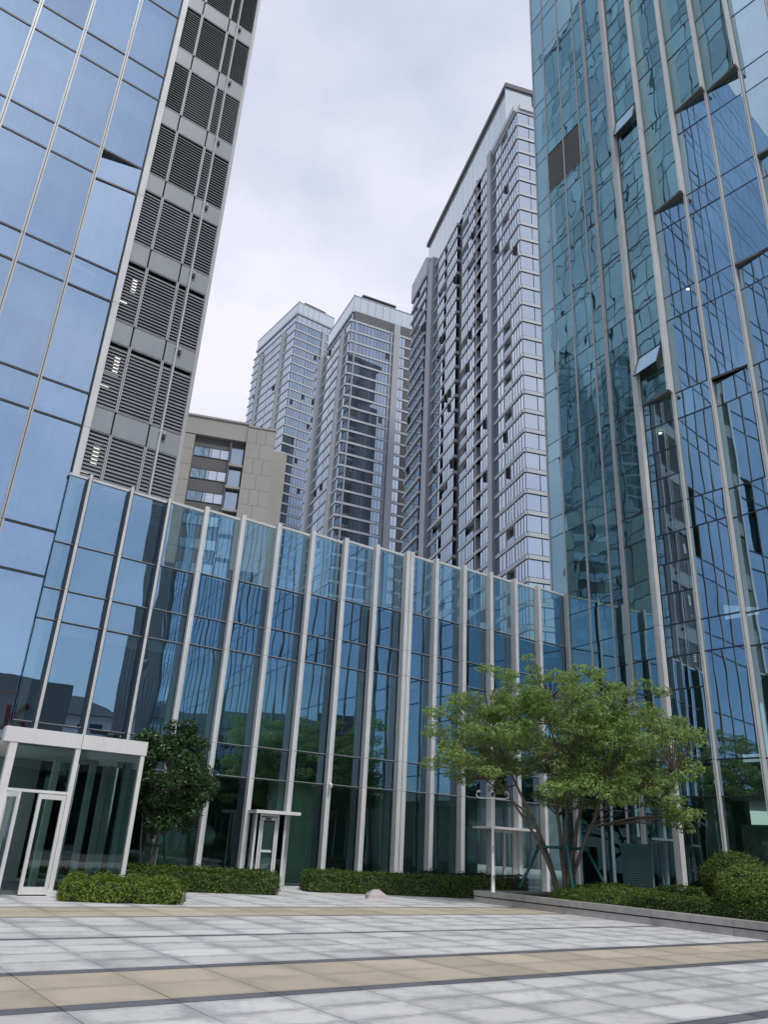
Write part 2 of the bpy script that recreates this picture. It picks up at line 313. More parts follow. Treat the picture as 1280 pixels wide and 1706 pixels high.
def pane_mesh(w, h, mk, t=0.03):
    k = (round(w, 3), round(h, 3), mk)
    if k not in _pc:
        mb = MB(); mb.quad((0, 0, 0), (w, 0, 0), (w, 0, h), (0, 0, h))
        mb.quad((0, 0, 0), (0, t, 0), (w, t, 0), (w, 0, 0)); mb.quad((0, 0, h), (w, 0, h), (w, t, h), (0, t, h))
        mb.quad((0, 0, 0), (0, 0, h), (0, t, h), (0, t, 0)); mb.quad((w, 0, 0), (w, t, 0), (w, t, h), (w, 0, h))
        _pc[k] = mb.mesh('pane', [mk])
    return _pc[k]
def pane(root, A, B, z0, z1, mk, jit=0.12, name='pane', tilt=None):
    A = Vector(A[:2]); B = Vector(B[:2]); d = B - A; w = d.length; rz = math.atan2(d.y, d.x)
    j = math.radians(jit)
    rot = (random.gauss(0, j) if tilt is None else tilt, 0, rz + random.gauss(0, j))
    return link(name, pane_mesh(w, z1 - z0, mk), root, (A.x, A.y, z0), rot=rot)
def fpane(root, F, s0, s1, o0, o1, z0, z1, mk, **k): return pane(root, F(s0, o0, 0), F(s1, o1, 0), z0, z1, mk, **k)
def pane_into(mb, F, s0, s1, o, z0, z1, m=0): mb.quad(F(s0, o, z0), F(s1, o, z0), F(s1, o, z1), F(s0, o, z1), m)

# ================================================================== ground and paving
def grid_w(w, v):
    a = math.radians(35.7); return (w * math.cos(a) - v * math.sin(a), w * math.sin(a) + v * math.cos(a))
mb = MB(); mb.quad((-900, -900, -0.06), (900, -900, -0.06), (900, 900, -0.06), (-900, 900, -0.06))
g = link('ground', mb.mesh('ground', ['ground'])); g['kind'] = 'structure'
pav = link('pavement', None, None, (0, 0, 0)); pav['kind'] = 'structure'
mb = MB()
q = [grid_w(w, v) for w, v in ((-40, -20), (60, -20), (60, 40), (-40, 40))]
mb.poly([(x, y, -0.02) for x, y in q]); part('joint_bed', mb, ['joint'], pav)
def slab_mesh(w, d, mk, joint=0.006):
    """a slab with a chamfer line; 'edge' attribute rises toward its margins"""
    k = ('slab', round(w, 3), round(d, 3), mk)
    if k in _pc: return _pc[k]
    j = joint; bx = min(0.24, w * .3); by = min(0.15, d * .3)
    xs = [j, j + bx, w - j - bx, w - j]; ys = [j, j + by, d - j - by, d - j]
    v = [(x, y, 0) for y in ys for x in xs]; f = []
    for r in range(3):
        for c in range(3): i = r * 4 + c; f.append((i, i + 1, i + 5, i + 4))
    b = len(v); v += [(j, j, -.03), (w - j, j, -.03), (w - j, d - j, -.03), (j, d - j, -.03)]
    f += [(b, b + 1, 3, 2, 1, 0), (b + 1, b + 2, 15, 11, 7, 3), (b + 2, b + 3, 12, 13, 14, 15), (b + 3, b, 0, 4, 8, 12)]
    me = bpy.data.meshes.new('slab'); me.from_pydata(v, [], f); me.materials.append(M[mk])
    at = me.attributes.new('edge', 'FLOAT', 'POINT')
    at.data.foreach_set('value', [0.0 if (i < 16 and (i // 4) in (1, 2) and (i % 4) in (1, 2)) else 0.68 for i in range(len(v))])
    me.update(); _pc[k] = me; return me
bands = [(-9.0, 2.69, 'granite_w', 1.17, .727), (2.69, 2.94, 'granite_d', 2.34, .25), (2.94, 5.62, 'granite_w', 1.17, .67), (5.62, 5.89, 'granite_d', 2.34, .27), (5.89, 8.60, 'granite_w', 1.17, .6775), (8.60, 8.87, 'granite_d', 1.17, .27),
         (8.87, 10.66, 'granite_t', 1.17, .895), (10.66, 10.91, 'granite_d', 1.17, .25), (10.91, 13.81, 'granite_w', 1.17, .725),
         (13.81, 13.96, 'granite_d', 1.17, .15), (13.96, 17.0, 'granite_w', 1.17, .76), (17.0, 17.12, 'granite_d', 1.17, .12),
         (17.12, 19.05, 'granite_t', 1.17, .965), (19.05, 19.17, 'granite_d', 1.17, .12), (19.17, 30.5, 'granite_w', 1.17, .755)]
slabs = []
for v0, v1, mk, cw, rd in bands:
    nr = max(1, round((v1 - v0) / rd)); d = (v1 - v0) / nr
    for r in range(nr):
        vv = v0 + r * d
        for c in range(-26, 40):
            w = 0.45 + c * cw
            if mk == 'granite_t' and r == 1: w += 0.0
            x, y = grid_w(w + cw / 2, vv + d / 2)
            if y < -4 or abs(x) > 0.62 * max(y, 0) + 6: 
                continue
            slabs.append((math.hypot(x, y) + (1000 if (y < 4.5 or abs(x) > 0.53 * y + .5) else 0) + (6 if mk == 'granite_w' else 0), w, vv, cw, d, mk))
slabs.sort()
rest = {}
for i, (dist, w, vv, cw, d, mk) in enumerate(slabs):
    x, y = grid_w(w, vv); dz = random.uniform(-.0015, .0015)
    if i < 300:
        link('paving_slab', slab_mesh(cw, d, mk), pav, (x, y, dz), math.radians(35.7))
    else:
        rest.setdefault(mk, []).append((w, vv, cw, d, dz))
for mk, L in rest.items():
    vs_, fs_, ed = [], [], []
    for w, vv, cw, d, dz in L:
        me = slab_mesh(cw, d, mk); b = len(vs_)
        co = np.empty(len(me.vertices) * 3); me.vertices.foreach_get('co', co)
        for x, y, z in co.reshape(-1, 3):
            X, Y = grid_w(w + x, vv + y); vs_.append((X, Y, z + dz))
        for p in me.polygons: fs_.append(tuple(b + k for k in p.vertices))
        e_ = np.empty(len(me.vertices), dtype=np.float32); me.attributes['edge'].data.foreach_get('value', e_); ed += list(e_)
    me = bpy.data.meshes.new('paving_field'); me.from_pydata(vs_, [], fs_); me.materials.append(M[mk])
    at = me.attributes.new('edge', 'FLOAT', 'POINT'); at.data.foreach_set('value', ed)
    link('paving_field', me, pav, kind='stuff')

# ================================================================== left office tower
TL = 103.5
FL = Frame((-11.97, 27.23), 35.5)
LT = thing('office_tower', 'blue glass office tower at left, with a strip of grey louvers down its edge', 'tower', (*FL.P, 0))
zl = [0, 4.2, 5.71, 9.93, 11.7, 16.26, 17.75, 22.38, 23.85, 28.5, 30.05, 34.62, 36.23, 40.75, 42.35, 46.9, 48.5, 53.0, 54.6, 59.1, 60.7, 65.2, 66.8, 71.3, 72.9, 77.4, 79, 83.5, 85.1, 89.6, 91.2, 95.7, 97.3, TL]
ms = [-0.29] + [-2.24 - 2.005 * k for k in range(0, 38)]
fields = MB()
for i in range(len(ms) - 1):
    s1, s0 = ms[i], ms[i + 1]
    for j in range(len(zl) - 1):
        z0, z1 = zl[j] + .03, zl[j + 1] - .03
        if i < 6 and j >= 2:
            o0 = 0.0
            if i == 0 and 23.8 < zl[j] < 29.9: o0 = -0.24
            fpane(LT, FL, s0 + .06, s1 - .06, o0, 0.0, z0, z1, 'glassL', jit=0.1)
        else:
            pane_into(fields, FL, s0 + .06, s1 - .06, random.uniform(-.006, .006), z0, z1)
part('pane_field', fields, ['glassL'], LT, 'stuff')
for i, s in enumerate(ms[1:]):
    mb = MB()
    if i < 7:
        for j in range(1, len(zl) - 1, 2):
            a, b = (zl[j - 1] if j == 1 else zl[j - 1]), zl[j + 1]
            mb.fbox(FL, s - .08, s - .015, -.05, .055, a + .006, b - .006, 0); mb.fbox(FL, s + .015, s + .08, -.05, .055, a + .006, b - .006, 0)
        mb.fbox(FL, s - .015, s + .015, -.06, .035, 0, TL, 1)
        part('mullion', mb, ['alu_grey', 'alu_dark'], LT)
    else:
        fields.v, fields.f, fields.m = [], [], []
mb = MB()
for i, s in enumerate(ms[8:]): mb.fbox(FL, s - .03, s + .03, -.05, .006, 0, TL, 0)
part('mullion_field', mb, ['alu_grey'], LT, 'stuff')
for z in zl[1:-1]:
    mb = MB(); mb.fbox(FL, -12.2, -2.24, -.06, .035, z - .045, z + .045, 0)
    q = -.24 if 23.9 < z < 29.9 else 0.0
    mb.hexa([FL(-2.24, q + .035, z - .045), FL(-.30, .035, z - .045), FL(-.30, -.06, z - .045), FL(-2.24, q - .06, z - .045), FL(-2.24, q + .035, z + .045), FL(-.30, .035, z + .045), FL(-.30, -.06, z + .045), FL(-2.24, q - .06, z + .045)]); part('transom', mb, ['alu_dark'], LT)
mb = MB()
for z in zl[1:-1]: mb.fbox(FL, -78, -12.2, -.06, .015, z - .035, z + .035, 0)
part('transom_field', mb, ['aptgrey'], LT, 'stuff')
# soffit wedge under the turned pane
mb = MB(); z = 23.85
mb.hexa([FL(-2.2, 0.02, 30.0), FL(-.32, 0.02, 30.0), FL(-.32, -.02, 30.0), FL(-2.2, -.32, 30.0), FL(-2.2, 0.02, 30.09), FL(-.32, 0.02, 30.09), FL(-.32, -.02, 30.09), FL(-2.2, -.32, 30.09)])
part('soffit_wedge', mb, ['brown'], LT)
# corner frame between glass and louvers
mb = MB(); zz_ = [0] + zl[1:-1:2] + [TL]
for a, b in zip(zz_, zz_[1:]): mb.fbox(FL, -.27, 0.0, -.1, .10, a + .008, b - .008, 0)
mb.fbox(FL, -.32, -.27, -.1, .07, 0, TL, 1)
part('corner_frame', mb, ['alu', 'alu_dark'], LT)
# floors and rear walls inside
for k, z in enumerate(zl[2::2]):
    mb = MB(); mb.fbox(FL, -78, -.35, -9, -.3, z - .9, z - .1, 0); mb.fbox(FL, -78, -.35, -9, -.32, z - 1.05, z - .9, 1); part('floor_slab', mb, ['slab', 'ceiling'], LT)
mb = MB(); mb.fbox(FL, -78, 3.8, -9.3, -9, 0, TL, 0); part('core_wall', mb, ['core'], LT)
mb = MB()
for s in (-3.2, -9.2, -15.2, -21.2): mb.fbox(FL, s - .4, s + .4, -2.2, -1.4, 0, TL, 0)
part('interior_column', mb, ['col'], LT)
for i in range(6):
    for j in range(4, len(zl) - 1, 2):
        if random.random() < 0.75:
            h = random.uniform(.6, 3.4); s1, s0 = ms[i], ms[i + 1]
            mb = MB(); zt = zl[j + 1] - .1; w0 = random.choice([0, 0, .8, 1.1]); mb.fbox(FL, s0 + .15, s1 - .15 - w0, -.52, -.48, zt - h, zt, 0); part('roller_blind', mb, ['blind'], LT)
            if random.random() < .6:
                mb = MB(); mb.fbox(FL, s0 + .2, s0 + .2 + random.uniform(.3, 1.0), -1.4, -1.3, zl[j] + .05, zl[j] + random.uniform(1.2, 3.0), 0); part('office_screen', mb, ['col'], LT)
# louvers: solid bands, slat banks, mullions
lb = [(16.26, 17.32), (20.54, 21.6), (24.85, 25.9), (29.05, 30.06), (33.38, 34.47), (37.76, 38.85), (42.05, 43.1), (46.4, 47.45), (50.7, 51.75), (55, 56.05), (59.3, 60.35), (63.6, 64.65), (67.9, 69), (72.2, 73.3), (76.5, 77.6), (80.8, 81.9), (85.1, 86.2), (89.4, 90.5), (93.7, 94.8), (98, 99.1)]
cols = [(0.0, .80), (.92, 2.26), (2.38, 2.74), (2.86, 3.68)]
for a, b in lb:
    for c0, c1 in ((0.0, .82), (.86, 2.30), (2.34, 3.72)):
        mb = MB(); mb.fbox(FL, c0 + .015, c1 - .015, -.15, .02, a + .02, b - .02); part('band_panel', mb, ['panel'], LT)
_slat = {}
def slat_mesh(w):
    k = round(w, 3)
    if k not in _slat:
        mb = MB(); mb.hexa([(0, -.02, -.08), (w, -.02, -.08), (w, .0, -.08), (0, .0, -.08), (0, .06, .075), (w, .06, .075), (w, .08, .075), (0, .08, .075)]); _slat[k] = mb.mesh('slat', ['slat'])
    return _slat[k]
ztops = [13.0] + [b for a, b in lb]; zbots = [a for a, b in lb] + [TL]
nsl = 0
for k, (z0, z1) in enumerate(zip(ztops, zbots)):
    for ci, (c0, c1) in enumerate(cols):
        mb = MB(); mb.fbox(FL, c0 + .001, c1 - .001, -.02, .02, z0 + .004, z0 + .05); mb.fbox(FL, c0 + .001, c1 - .001, -.02, .02, z1 - .05, z1 - .004)
        mb.fbox(FL, c0 - .03, c0, -.05, .018, z0 + .004, z1 - .004); mb.fbox(FL, c1, c1 + .03, -.05, .018, z0 + .004, z1 - .004)
        bank = part('louver_bank', mb, ['slat'], LT)
        pitch = 0.165; n = int((z1 - z0 - .12) / pitch)
        if k < 3:
            for q in range(n):
                p = FL(c0 + .005, 0.0, z0 + .14 + q * pitch); link('slat', slat_mesh(c1 - c0 - .01), bank, p, FL.ang); nsl += 1
        else:
            mm = MB()
            for q in range(n):
                z = z0 + .14 + q * pitch
                mm.hexa([FL(c0 + .005, .02, z - .08), FL(c1 - .005, .02, z - .08), FL(c1 - .005, 0, z - .08), FL(c0 + .005, 0, z - .08), FL(c0 + .005, -.06, z + .075), FL(c1 - .005, -.06, z + .075), FL(c1 - .005, -.08, z + .075), FL(c0 + .005, -.08, z + .075)])
            part('slat_set', mm, ['slat'], bank, 'stuff')
for s, w in ((.86, .05), (2.32, .05)):
    for a, b in zip(ztops, zbots):
        mb = MB(); mb.fbox(FL, s - .055, s - .012, -.1, .06, a + .01, b - .01); mb.fbox(FL, s + .012, s + .055, -.1, .06, a + .01, b - .01); mb.fbox(FL, s - .012, s + .012, -.1, .03, a, b, 1); part('louver_mullion', mb, ['alu_grey', 'alu_dark'], LT)
mb = MB(); mb.fbox(FL, 3.70, 3.86, -.3, .06, 0, TL); part('edge_trim', mb, ['alu_grey'], LT)
FLS = Frame(FL(3.80, 0, 0), 125.5)
mb = MB(); mb.fbox(FLS, .32, 27, -.3, -.2, 0, TL); part('side_wall', mb, ['spandrel'], LT)
mb = MB(); mm = MB()
for c in range(13):
    a = .4 + c * 2.05
    for z0, z1 in zip(zl, zl[1:]):
        if z1 > 14: pane_into(mb, FLS, a + .05, a + 2.0, random.uniform(-.015, .015), z0 + .05, z1 - .05)
    mm.fbox(FLS, a - .035, a + .035, -.1, .012, 0, TL)
for z in zl[1:-1]: mm.fbox(FLS, .4, 27, -.1, .015, z - .05, z + .05)
part('pane_field', mb, ['sideglass'], LT, 'stuff'); part('mullion_field', mm, ['aptwall'], LT, 'stuff')
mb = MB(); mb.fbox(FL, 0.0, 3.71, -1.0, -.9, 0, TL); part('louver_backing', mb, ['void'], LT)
mb = MB(); mb.fbox(FL, -78, 3.84, -27, 0, TL, TL + .3); part('roof', mb, ['panel'], LT)
mb = MB(); mb.tube([FL(2.80, .13, 13.6), FL(2.80, .13, TL)], .045, 10); part('service_pipe', mb, ['alu_grey'], LT, smooth=True)
for a, b in lb:
    z = (a + b) / 2 + .35; mb = MB(); mb.fbox(FL, 2.74, 2.86, .0, .18, z - .03, z + .03); mb.fbox(FL, 2.90, 3.02, .02, .14, z - .28, z - .08, 1); mb.fbox(FL, 2.94, 2.98, .02, .10, z - .08, z + .1, 0)
    part('facade_floodlight', mb, ['alu', 'black'], LT)
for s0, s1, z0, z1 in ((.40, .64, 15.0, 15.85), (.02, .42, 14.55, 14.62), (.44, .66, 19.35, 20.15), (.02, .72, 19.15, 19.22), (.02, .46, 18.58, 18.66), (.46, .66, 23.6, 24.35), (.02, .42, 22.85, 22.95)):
    mb = MB(); mb.fbox(FL, s0, s1, -.42, -.38, z0, z1); part('glow_panel', mb, ['slotglow'], LT)  # added glowing panels stand in for bright slots between the slats

# ================================================================== podium
TIPS = [(-11.97, 26.62), (-11.38, 27.04), (-10.04, 27.98), (-8.77, 28.90), (-7.34, 29.55), (-5.91, 30.24), (-4.46, 30.95), (-3.01, 31.62), (-1.57, 32.25), (-0.16, 32.87), (1.36, 33.55), (2.68, 34.27), (4.08, 35.0), (5.47, 35.78), (6.81, 36.58), (8.16, 37.42), (9.70, 38.42)]
TIPS = [Vector(t) for t in TIPS]
G = []
for i, t in enumerate(TIPS):
    a = TIPS[max(i - 1, 0)]; b = TIPS[min(i + 1, len(TIPS) - 1)]; d = (b - a).normalized(); G.append(t + Vector((-d.y, d.x)) * 0.30)
G[-1] = Vector((9.83, 38.50))
PD = thing('glass_podium', 'low glass hall between the towers with pale vertical fins and a curved front', 'building', (*G[8], 0))
zp = [0.0, 3.65, 4.80, 8.37, 9.51, 11.28, 14.0]
for i in range(len(G) - 1):
    c_ = (G[i] + G[i + 1]) / 2; w = (G[i + 1] - G[i]).length; pd = 35.0 if i > 2 else math.degrees(math.atan2((G[i + 1] - G[i]).y, (G[i + 1] - G[i]).x))
    ga, gb = c_ - dirv(pd) * w / 2, c_ + dirv(pd) * w / 2        # the panes step back one behind the other
    for j in range(len(zp) - 1):
        pane(PD, ga, gb, (2.5 if i == 6 and j == 0 else zp[j] + .02), zp[j + 1] - .02, 'glassG' if j == 0 else 'glassP', jit=.10)
    F = Frame(ga, pd)
    for z in zp[1:-1]:
        mb = MB(); mb.fbox(F, .02, w - .02, -.06, .025, z - .025, z + .025, 0); mb.fbox(F, .02, w - .02, .0, .03, z + .026, z + .045, 1); part('transom', mb, ['alu_dark', 'alu_grey'], PD)
    mb = MB(); mb.fbox(F, -.02, w + .02, -.10, .06, 14.0, 14.10); part('parapet_cap', mb, ['alu'], PD)
    mb = MB(); mb.fbox(F, 0, w, -.16, -.12, 8.42, 11.24); part('spandrel_panel', mb, ['spandrel'], PD)
    mb = MB(); mb.fbox(F, 0, w, -.16, -.12, 3.72, 4.76); part('spandrel_panel', mb, ['spandrel'], PD)
for i in range(1, len(G) - 1):
    d = (TIPS[min(i + 1, len(G) - 1)] - TIPS[max(i - 1, 0)]).normalized(); F = Frame(G[i], math.degrees(math.atan2(d.y, d.x)))
    hw = .20 if i == 10 else .09
    mb = MB()
    for a, b in zip(zp, zp[1:-1] + [14.16]):
        if i == 10:
            mb.fbox(F, -.20, -.015, -.08, .30, a + .006, b - .006, 0); mb.fbox(F, .015, .20, -.08, .30, a + .006, b - .006, 0); mb.fbox(F, -.014, .014, -.08, .22, a, b, 1)
        elif i <= 3:
            mb.fbox(F, -.05, .05, -.08, .30, a + .006, b - .006, 0)
        else:
            mb.fbox(F, -hw, hw - .045, -.08, .285, a + .006, b - .006, 0); mb.fbox(F, hw - .04, hw, -.08, .30, a + .006, b - .006, 0)
    mb.fbox(F, -hw * .9, hw * .9, -.09, .262, 0, 14.0, 1)
    part('pier' if i == 10 else 'fin', mb, ['alu', 'alu_dark'], PD)
inn = [g_ + Vector((-.42, .91)) * .35 for g_ in G]; back = [g_ + Vector((-.42, .91)) * 9.0 for g_ in G]
for z0, z1, nm in ((3.75, 4.72, 'floor_slab'), (8.45, 11.2, 'floor_slab')):
    mb = MB(); ring = [tuple(p) for p in inn] + [tuple(p) for p in reversed(back)]; mb.prism(ring, z0, z1, 0); o = part(nm, mb, ['ceiling'], PD)
mb = MB(); mb.prism([tuple(p) for p in inn] + [tuple(p) for p in reversed(back)], -.01, .015); part('interior_floor', mb, ['ifloor'], PD)
for z0, z1 in ((0.02, 3.74), (4.73, 8.44)):
    for i in range(0, len(back) - 1):
        mb = MB(); a, b = back[i] * .09 + inn[i] * .91, back[i + 1] * .09 + inn[i + 1] * .91
        if i in (4, 7) or (z0 > 4 and i in (5, 6)) or (z0 > 4 and i in (9, 10)): 
            mb.hexa([(a.x, a.y, z0), (b.x, b.y, z0), (b.x - .1, b.y + .2, z0), (a.x - .1, a.y + .2, z0), (a.x, a.y, z1), (b.x, b.y, z1), (b.x - .1, b.y + .2, z1), (a.x - .1, a.y + .2, z1)]); part('interior_partition', mb, ['partition'], PD)
mb = MB()
for a, b in zip(back, back[1:]): mb.hexa([(a.x, a.y, 0), (b.x, b.y, 0), (b.x - .1, b.y + .2, 0), (a.x - .1, a.y + .2, 0), (a.x, a.y, 11.2), (b.x, b.y, 11.2), (b.x - .1, b.y + .2, 11.2), (a.x - .1, a.y + .2, 11.2)])
part('rear_wall', mb, ['core'], PD)
for i in (2, 4, 7, 10, 13):
    p = G[i] + Vector((-.42, .91)) * 1.5
    for z0, z1 in ((0.02, 3.74), (4.73, 8.44)):
        mb = MB(); mb.tube([(p.x, p.y, z0), (p.x, p.y, z1)], .33, 16); part('interior_column', mb, ['col'], PD, smooth=False)
for i in range(len(inn) - 1):
    a, b = inn[i], inn[i + 1]; n = Vector((-.42, .91)) * .12
    mb = MB(); mb.hexa([(a.x, a.y, 8.0), (b.x, b.y, 8.0), (b.x + n.x, b.y + n.y, 8.0), (a.x + n.x, a.y + n.y, 8.0), (a.x, a.y, 8.44), (b.x, b.y, 8.44), (b.x + n.x, b.y + n.y, 8.44), (a.x + n.x, a.y + n.y, 8.44)])
    part('ceiling_pelmet', mb, ['ceiling'], PD)
# side entrance of the podium: small glazed box with a flat canopy
FD = Frame(G[6] + dirv(25) * .1, 25.2)
dr = link('door', None, PD, FD(0.6, 0.6, 0))
def dpart(nm, mats, *bx):
    mb = MB()
    for b in bx: mb.fbox(FD, *b)
    return part(nm, mb, mats, dr)
dpart('canopy', ['white'], (-.10, 1.62, -.1, 1.35, 2.42, 2.53))
dpart('frame', ['alu'], (.02, .09, .85, .95, 0, 2.41), (.20, .27, .88, .95, 0, 2.41), (.27, .86, .88, .95, 2.34, 2.41), (.86, .94, .85, .95, 0, 2.41), (1.16, 1.23, .85, .95, 0, 2.41), (1.16, 1.23, -.02, .08, 0, 2.41), (.02, .09, -.02, .08, 0, 2.41))
dpart('door_leaf', ['alu'], (.29, .35, .89, .94, .02, 2.30), (.79, .85, .89, .94, .02, 2.30), (.35, .79, .89, .94, 2.2, 2.30), (.35, .79, .89, .94, .02, .12), (.35, .79, .89, .94, 1.12, 1.20))
dpart('handle', ['black'], (.74, .77, .94, .99, .95, 1.25))
dpart('closer', ['black'], (.40, .62, .94, .985, 2.22, 2.28))
fpane(dr, FD, .35, .79, .91, .91, .12, 2.2, 'glassV'); fpane(dr, FD, .94, 1.16, .91, .91, .02, 2.4, 'glassV'); fpane(dr, FD, .09, .20, .91, .91, .02, 2.4, 'glassV')
pane(dr, FD(1.20, .86, 0), FD(1.20, .08, 0), .02, 2.4, 'glassV'); pane(dr, FD(.05, .05, 0), FD(.05, .85, 0), .02, 2.4, 'glassV')
dpart('threshold', ['curb'], (0, 1.3, -.05, 1.02, -.02, .06))
dpart('blind', ['blind'], (.36, .78, .80, .82, .15, 2.15))
# entrance on the right half of the podium
FE = Frame(G[13], 31.2)
dr = link('door', None, PD, FE(0.6, 0.3, 0))
def dpart(nm, mats, *bx):
    mb = MB()
    for b in bx: mb.fbox(FE, *b)
    return part(nm, mb, mats, dr)
dpart('canopy', ['white'], (-.9, 1.75, -.1, 1.3, 2.44, 2.53))
dpart('frame', ['alu'], (.12, .20, .03, .14, 0, 2.43), (.72, .82, .03, .14, 0, 2.43), (1.25, 1.5, .03, .14, 0, 2.43), (.2, 1.25, .04, .12, 2.33, 2.42))
# ================================================================== right office tower
TR = 72.0
E0 = Vector((9.84, 38.48))
F1 = Frame(E0, -62.5)
P5 = E0 + dirv(-62.5) * 6.0
FS = Frame(P5, -48.0)
RT = thing('office_tower', 'teal and blue glass office tower at right, with tilted panes and dark soffit wedges', 'tower', (*E0, 0))
cR1 = [-1.2, 0.0, 1.6, 3.14, 4.06]
zR1 = [0, 4.0, 5.39, 9.77, 11.2, 12.94, 14.1] + [q for k in range(1, 13) for q in (14.1 + 4.635 * k - 1.13, 14.1 + 4.635 * k)]
def in_vent(s0, z0, z1): return -.1 < s0 < 1.7 and z1 > 42.0 and z0 < 45.3
zR1v = sorted(set(zR1 + [42.05, 45.35]) - set(z for z in zR1 if 42.06 < z < 45.34))
for i in range(len(cR1) - 1):
    s0, s1 = cR1[i], cR1[i + 1]; rows = zR1v if i in (1, 2) else zR1
    for a, b in zip(rows, rows[1:]):
        if i == 0 and b < 14.2: continue
        if i in (1, 2) and abs(a - 42.05) < .02:
            mb = MB(); n = 26
            for q in range(n): z = a + .05 + q * (b - a - .1) / n; mb.fbox(F1, s0 + .05, s1 - .05, -.08, .015, z, z + .075)
            mb.fbox(F1, s0 + .04, s1 - .04, -.12, -.09, a, b); part('vent_grille', mb, ['brown'], RT); continue
        fpane(RT, F1, s0 + .02, s1 - .02, 0, 0, a + .015, b - .015, 'glassR', jit=.16)
for i, s in enumerate(cR1):
    w = .10 if i == 4 else .045; mb = MB(); mb.fbox(F1, s - w, s + w, -.06, .10 if i == 4 else .05, 14.1 if i == 0 else 0, TR); part('mullion', mb, ['alu_grey'], RT)
for a in zR1[1:-1]:
    mb = MB(); mb.fbox(F1, 0 if a < 14.2 else -1.2, 3.98, -.06, .012, a - .02, a + .02); part('transom', mb, ['alu_dark'], RT)
zS = [0.0, 4.0, 5.39, 9.77, 11.16, 15.42, 16.82, 21.05, 22.47, 26.75, 28.2, 32.55, 33.95, 38.4, 40.1, 44.3, 45.8, 50.1, 51.5, 55.8, 57.2, 61.5, 62.9, 67.2, 68.6, TR]
for a, b in zip(zS, zS[1:]): fpane(RT, F1, 4.16, 5.66, 0, 0, a + .02, b - .02, 'glassR', jit=.16)
for z in zS[1:-1]:
    mb = MB(); mb.fbox(F1, 4.16, 5.66, -.06, .015, z - .028, z + .028); part('transom', mb, ['alu_dark'], RT)
mb = MB()
for a, b in zip(zS[:1] + zS[2::2], zS[2::2] + [TR]):
    mb.fbox(F1, 5.68, 5.80, -.1, .12, a + .01, b - .01, 0); mb.fbox(F1, 5.83, 6.04, -.1, .16, a + .01, b - .01, 0)
mb.fbox(F1, 5.80, 5.83, -.1, .08, 0, TR, 1); part('pier', mb, ['alu', 'alu_dark'], RT)
# main face: bays with turned zones
bays = [(0.12, 1.70)] + [(1.80 + 1.85 * k, 3.55 + 1.85 * k) for k in range(0, 42)]
up_from = {0: 22.47, 1: 33.95, 2: 40.1, 3: 40.1}; low_to = {2: 22.47, 3: 28.2, 4: 33.95}
def offs(i, z):
    if i in up_from and z >= up_from[i] - .05: return (0.0, .46)
    if i in low_to and z < low_to[i] - .05: return (-.22, 0.0)
    return (-.05, .05)
small = [5.39 + 5.69 * k / 4 for k in range(0, 50)]
small = [9.71 + 1.415 * (k) for k in range(0, 45) if 9.71 + 1.415 * k < TR]
fields = MB(); openw = {}
for i, (s0, s1) in enumerate(bays):
    rows = zS if i else [0.0, 4.0, 5.39] + [9.71 - 2.9] + small + [TR]
    if i == 0: rows = sorted(set([0.0, 4.0, 5.39, 8.3] + small + [TR]))
    for j, (a, b) in enumerate(zip(rows, rows[1:])):
        o0, o1 = offs(i, (a + b) / 2)
        if i <= 5:
            if i == 0 and (abs(a - 23.86) < .1 or abs(a - 40.84) < .1):
                p = FS(s0 + .03, o0 + .02, b); q_ = FS(s1 - .03, o1 + .02, b); d = Vector(q_) - Vector(p); h = b - a - .04
                tilt = math.radians(20 if a < 30 else 13)
                sash = link('awning_window', None, RT, (p[0], p[1], a + .02))
                w_ = d.length; mm = MB()
                for x0, x1, y0, y1 in ((0, .05, 0, h), (w_ - .05, w_, 0, h), (.05, w_ - .05, 0, .05), (.05, w_ - .05, h - .05, h)): mm.box(x0, x1, -.03, .03, -h + y0, -h + y1)
                fr_ = link('frame', mm.mesh('frame', ['alu_dark']), sash, (p[0], p[1], b), rot=(-tilt, 0, math.atan2(d.y, d.x)))
                dn = Vector((0, -math.sin(tilt) * h, -math.cos(tilt) * h)); dn.rotate(Matrix.Rotation(math.atan2(d.y, d.x), 3, 'Z'))
                link('pane', pane_mesh(w_, h, 'glassS'), sash, (p[0] + dn.x, p[1] + dn.y, b + dn.z), rot=(-tilt, 0, math.atan2(d.y, d.x)))
                continue
            mk = 'glassG' if b < 4.1 else 'glassR' if (i in up_from and a >= up_from[i] - .05) else 'glassS'
            fpane(RT, FS, s0 + .02, s1 - .02, o0, o1, a + .02, b - .02, mk, jit=.07)
        else:
            pane_into(fields, FS, s0 + .02, s1 - .02, random.uniform(-.01, .01), a + .02, b - .02)
part('pane_field', fields, ['glassS'], RT, 'stuff')
mf = MB(); tf = MB()
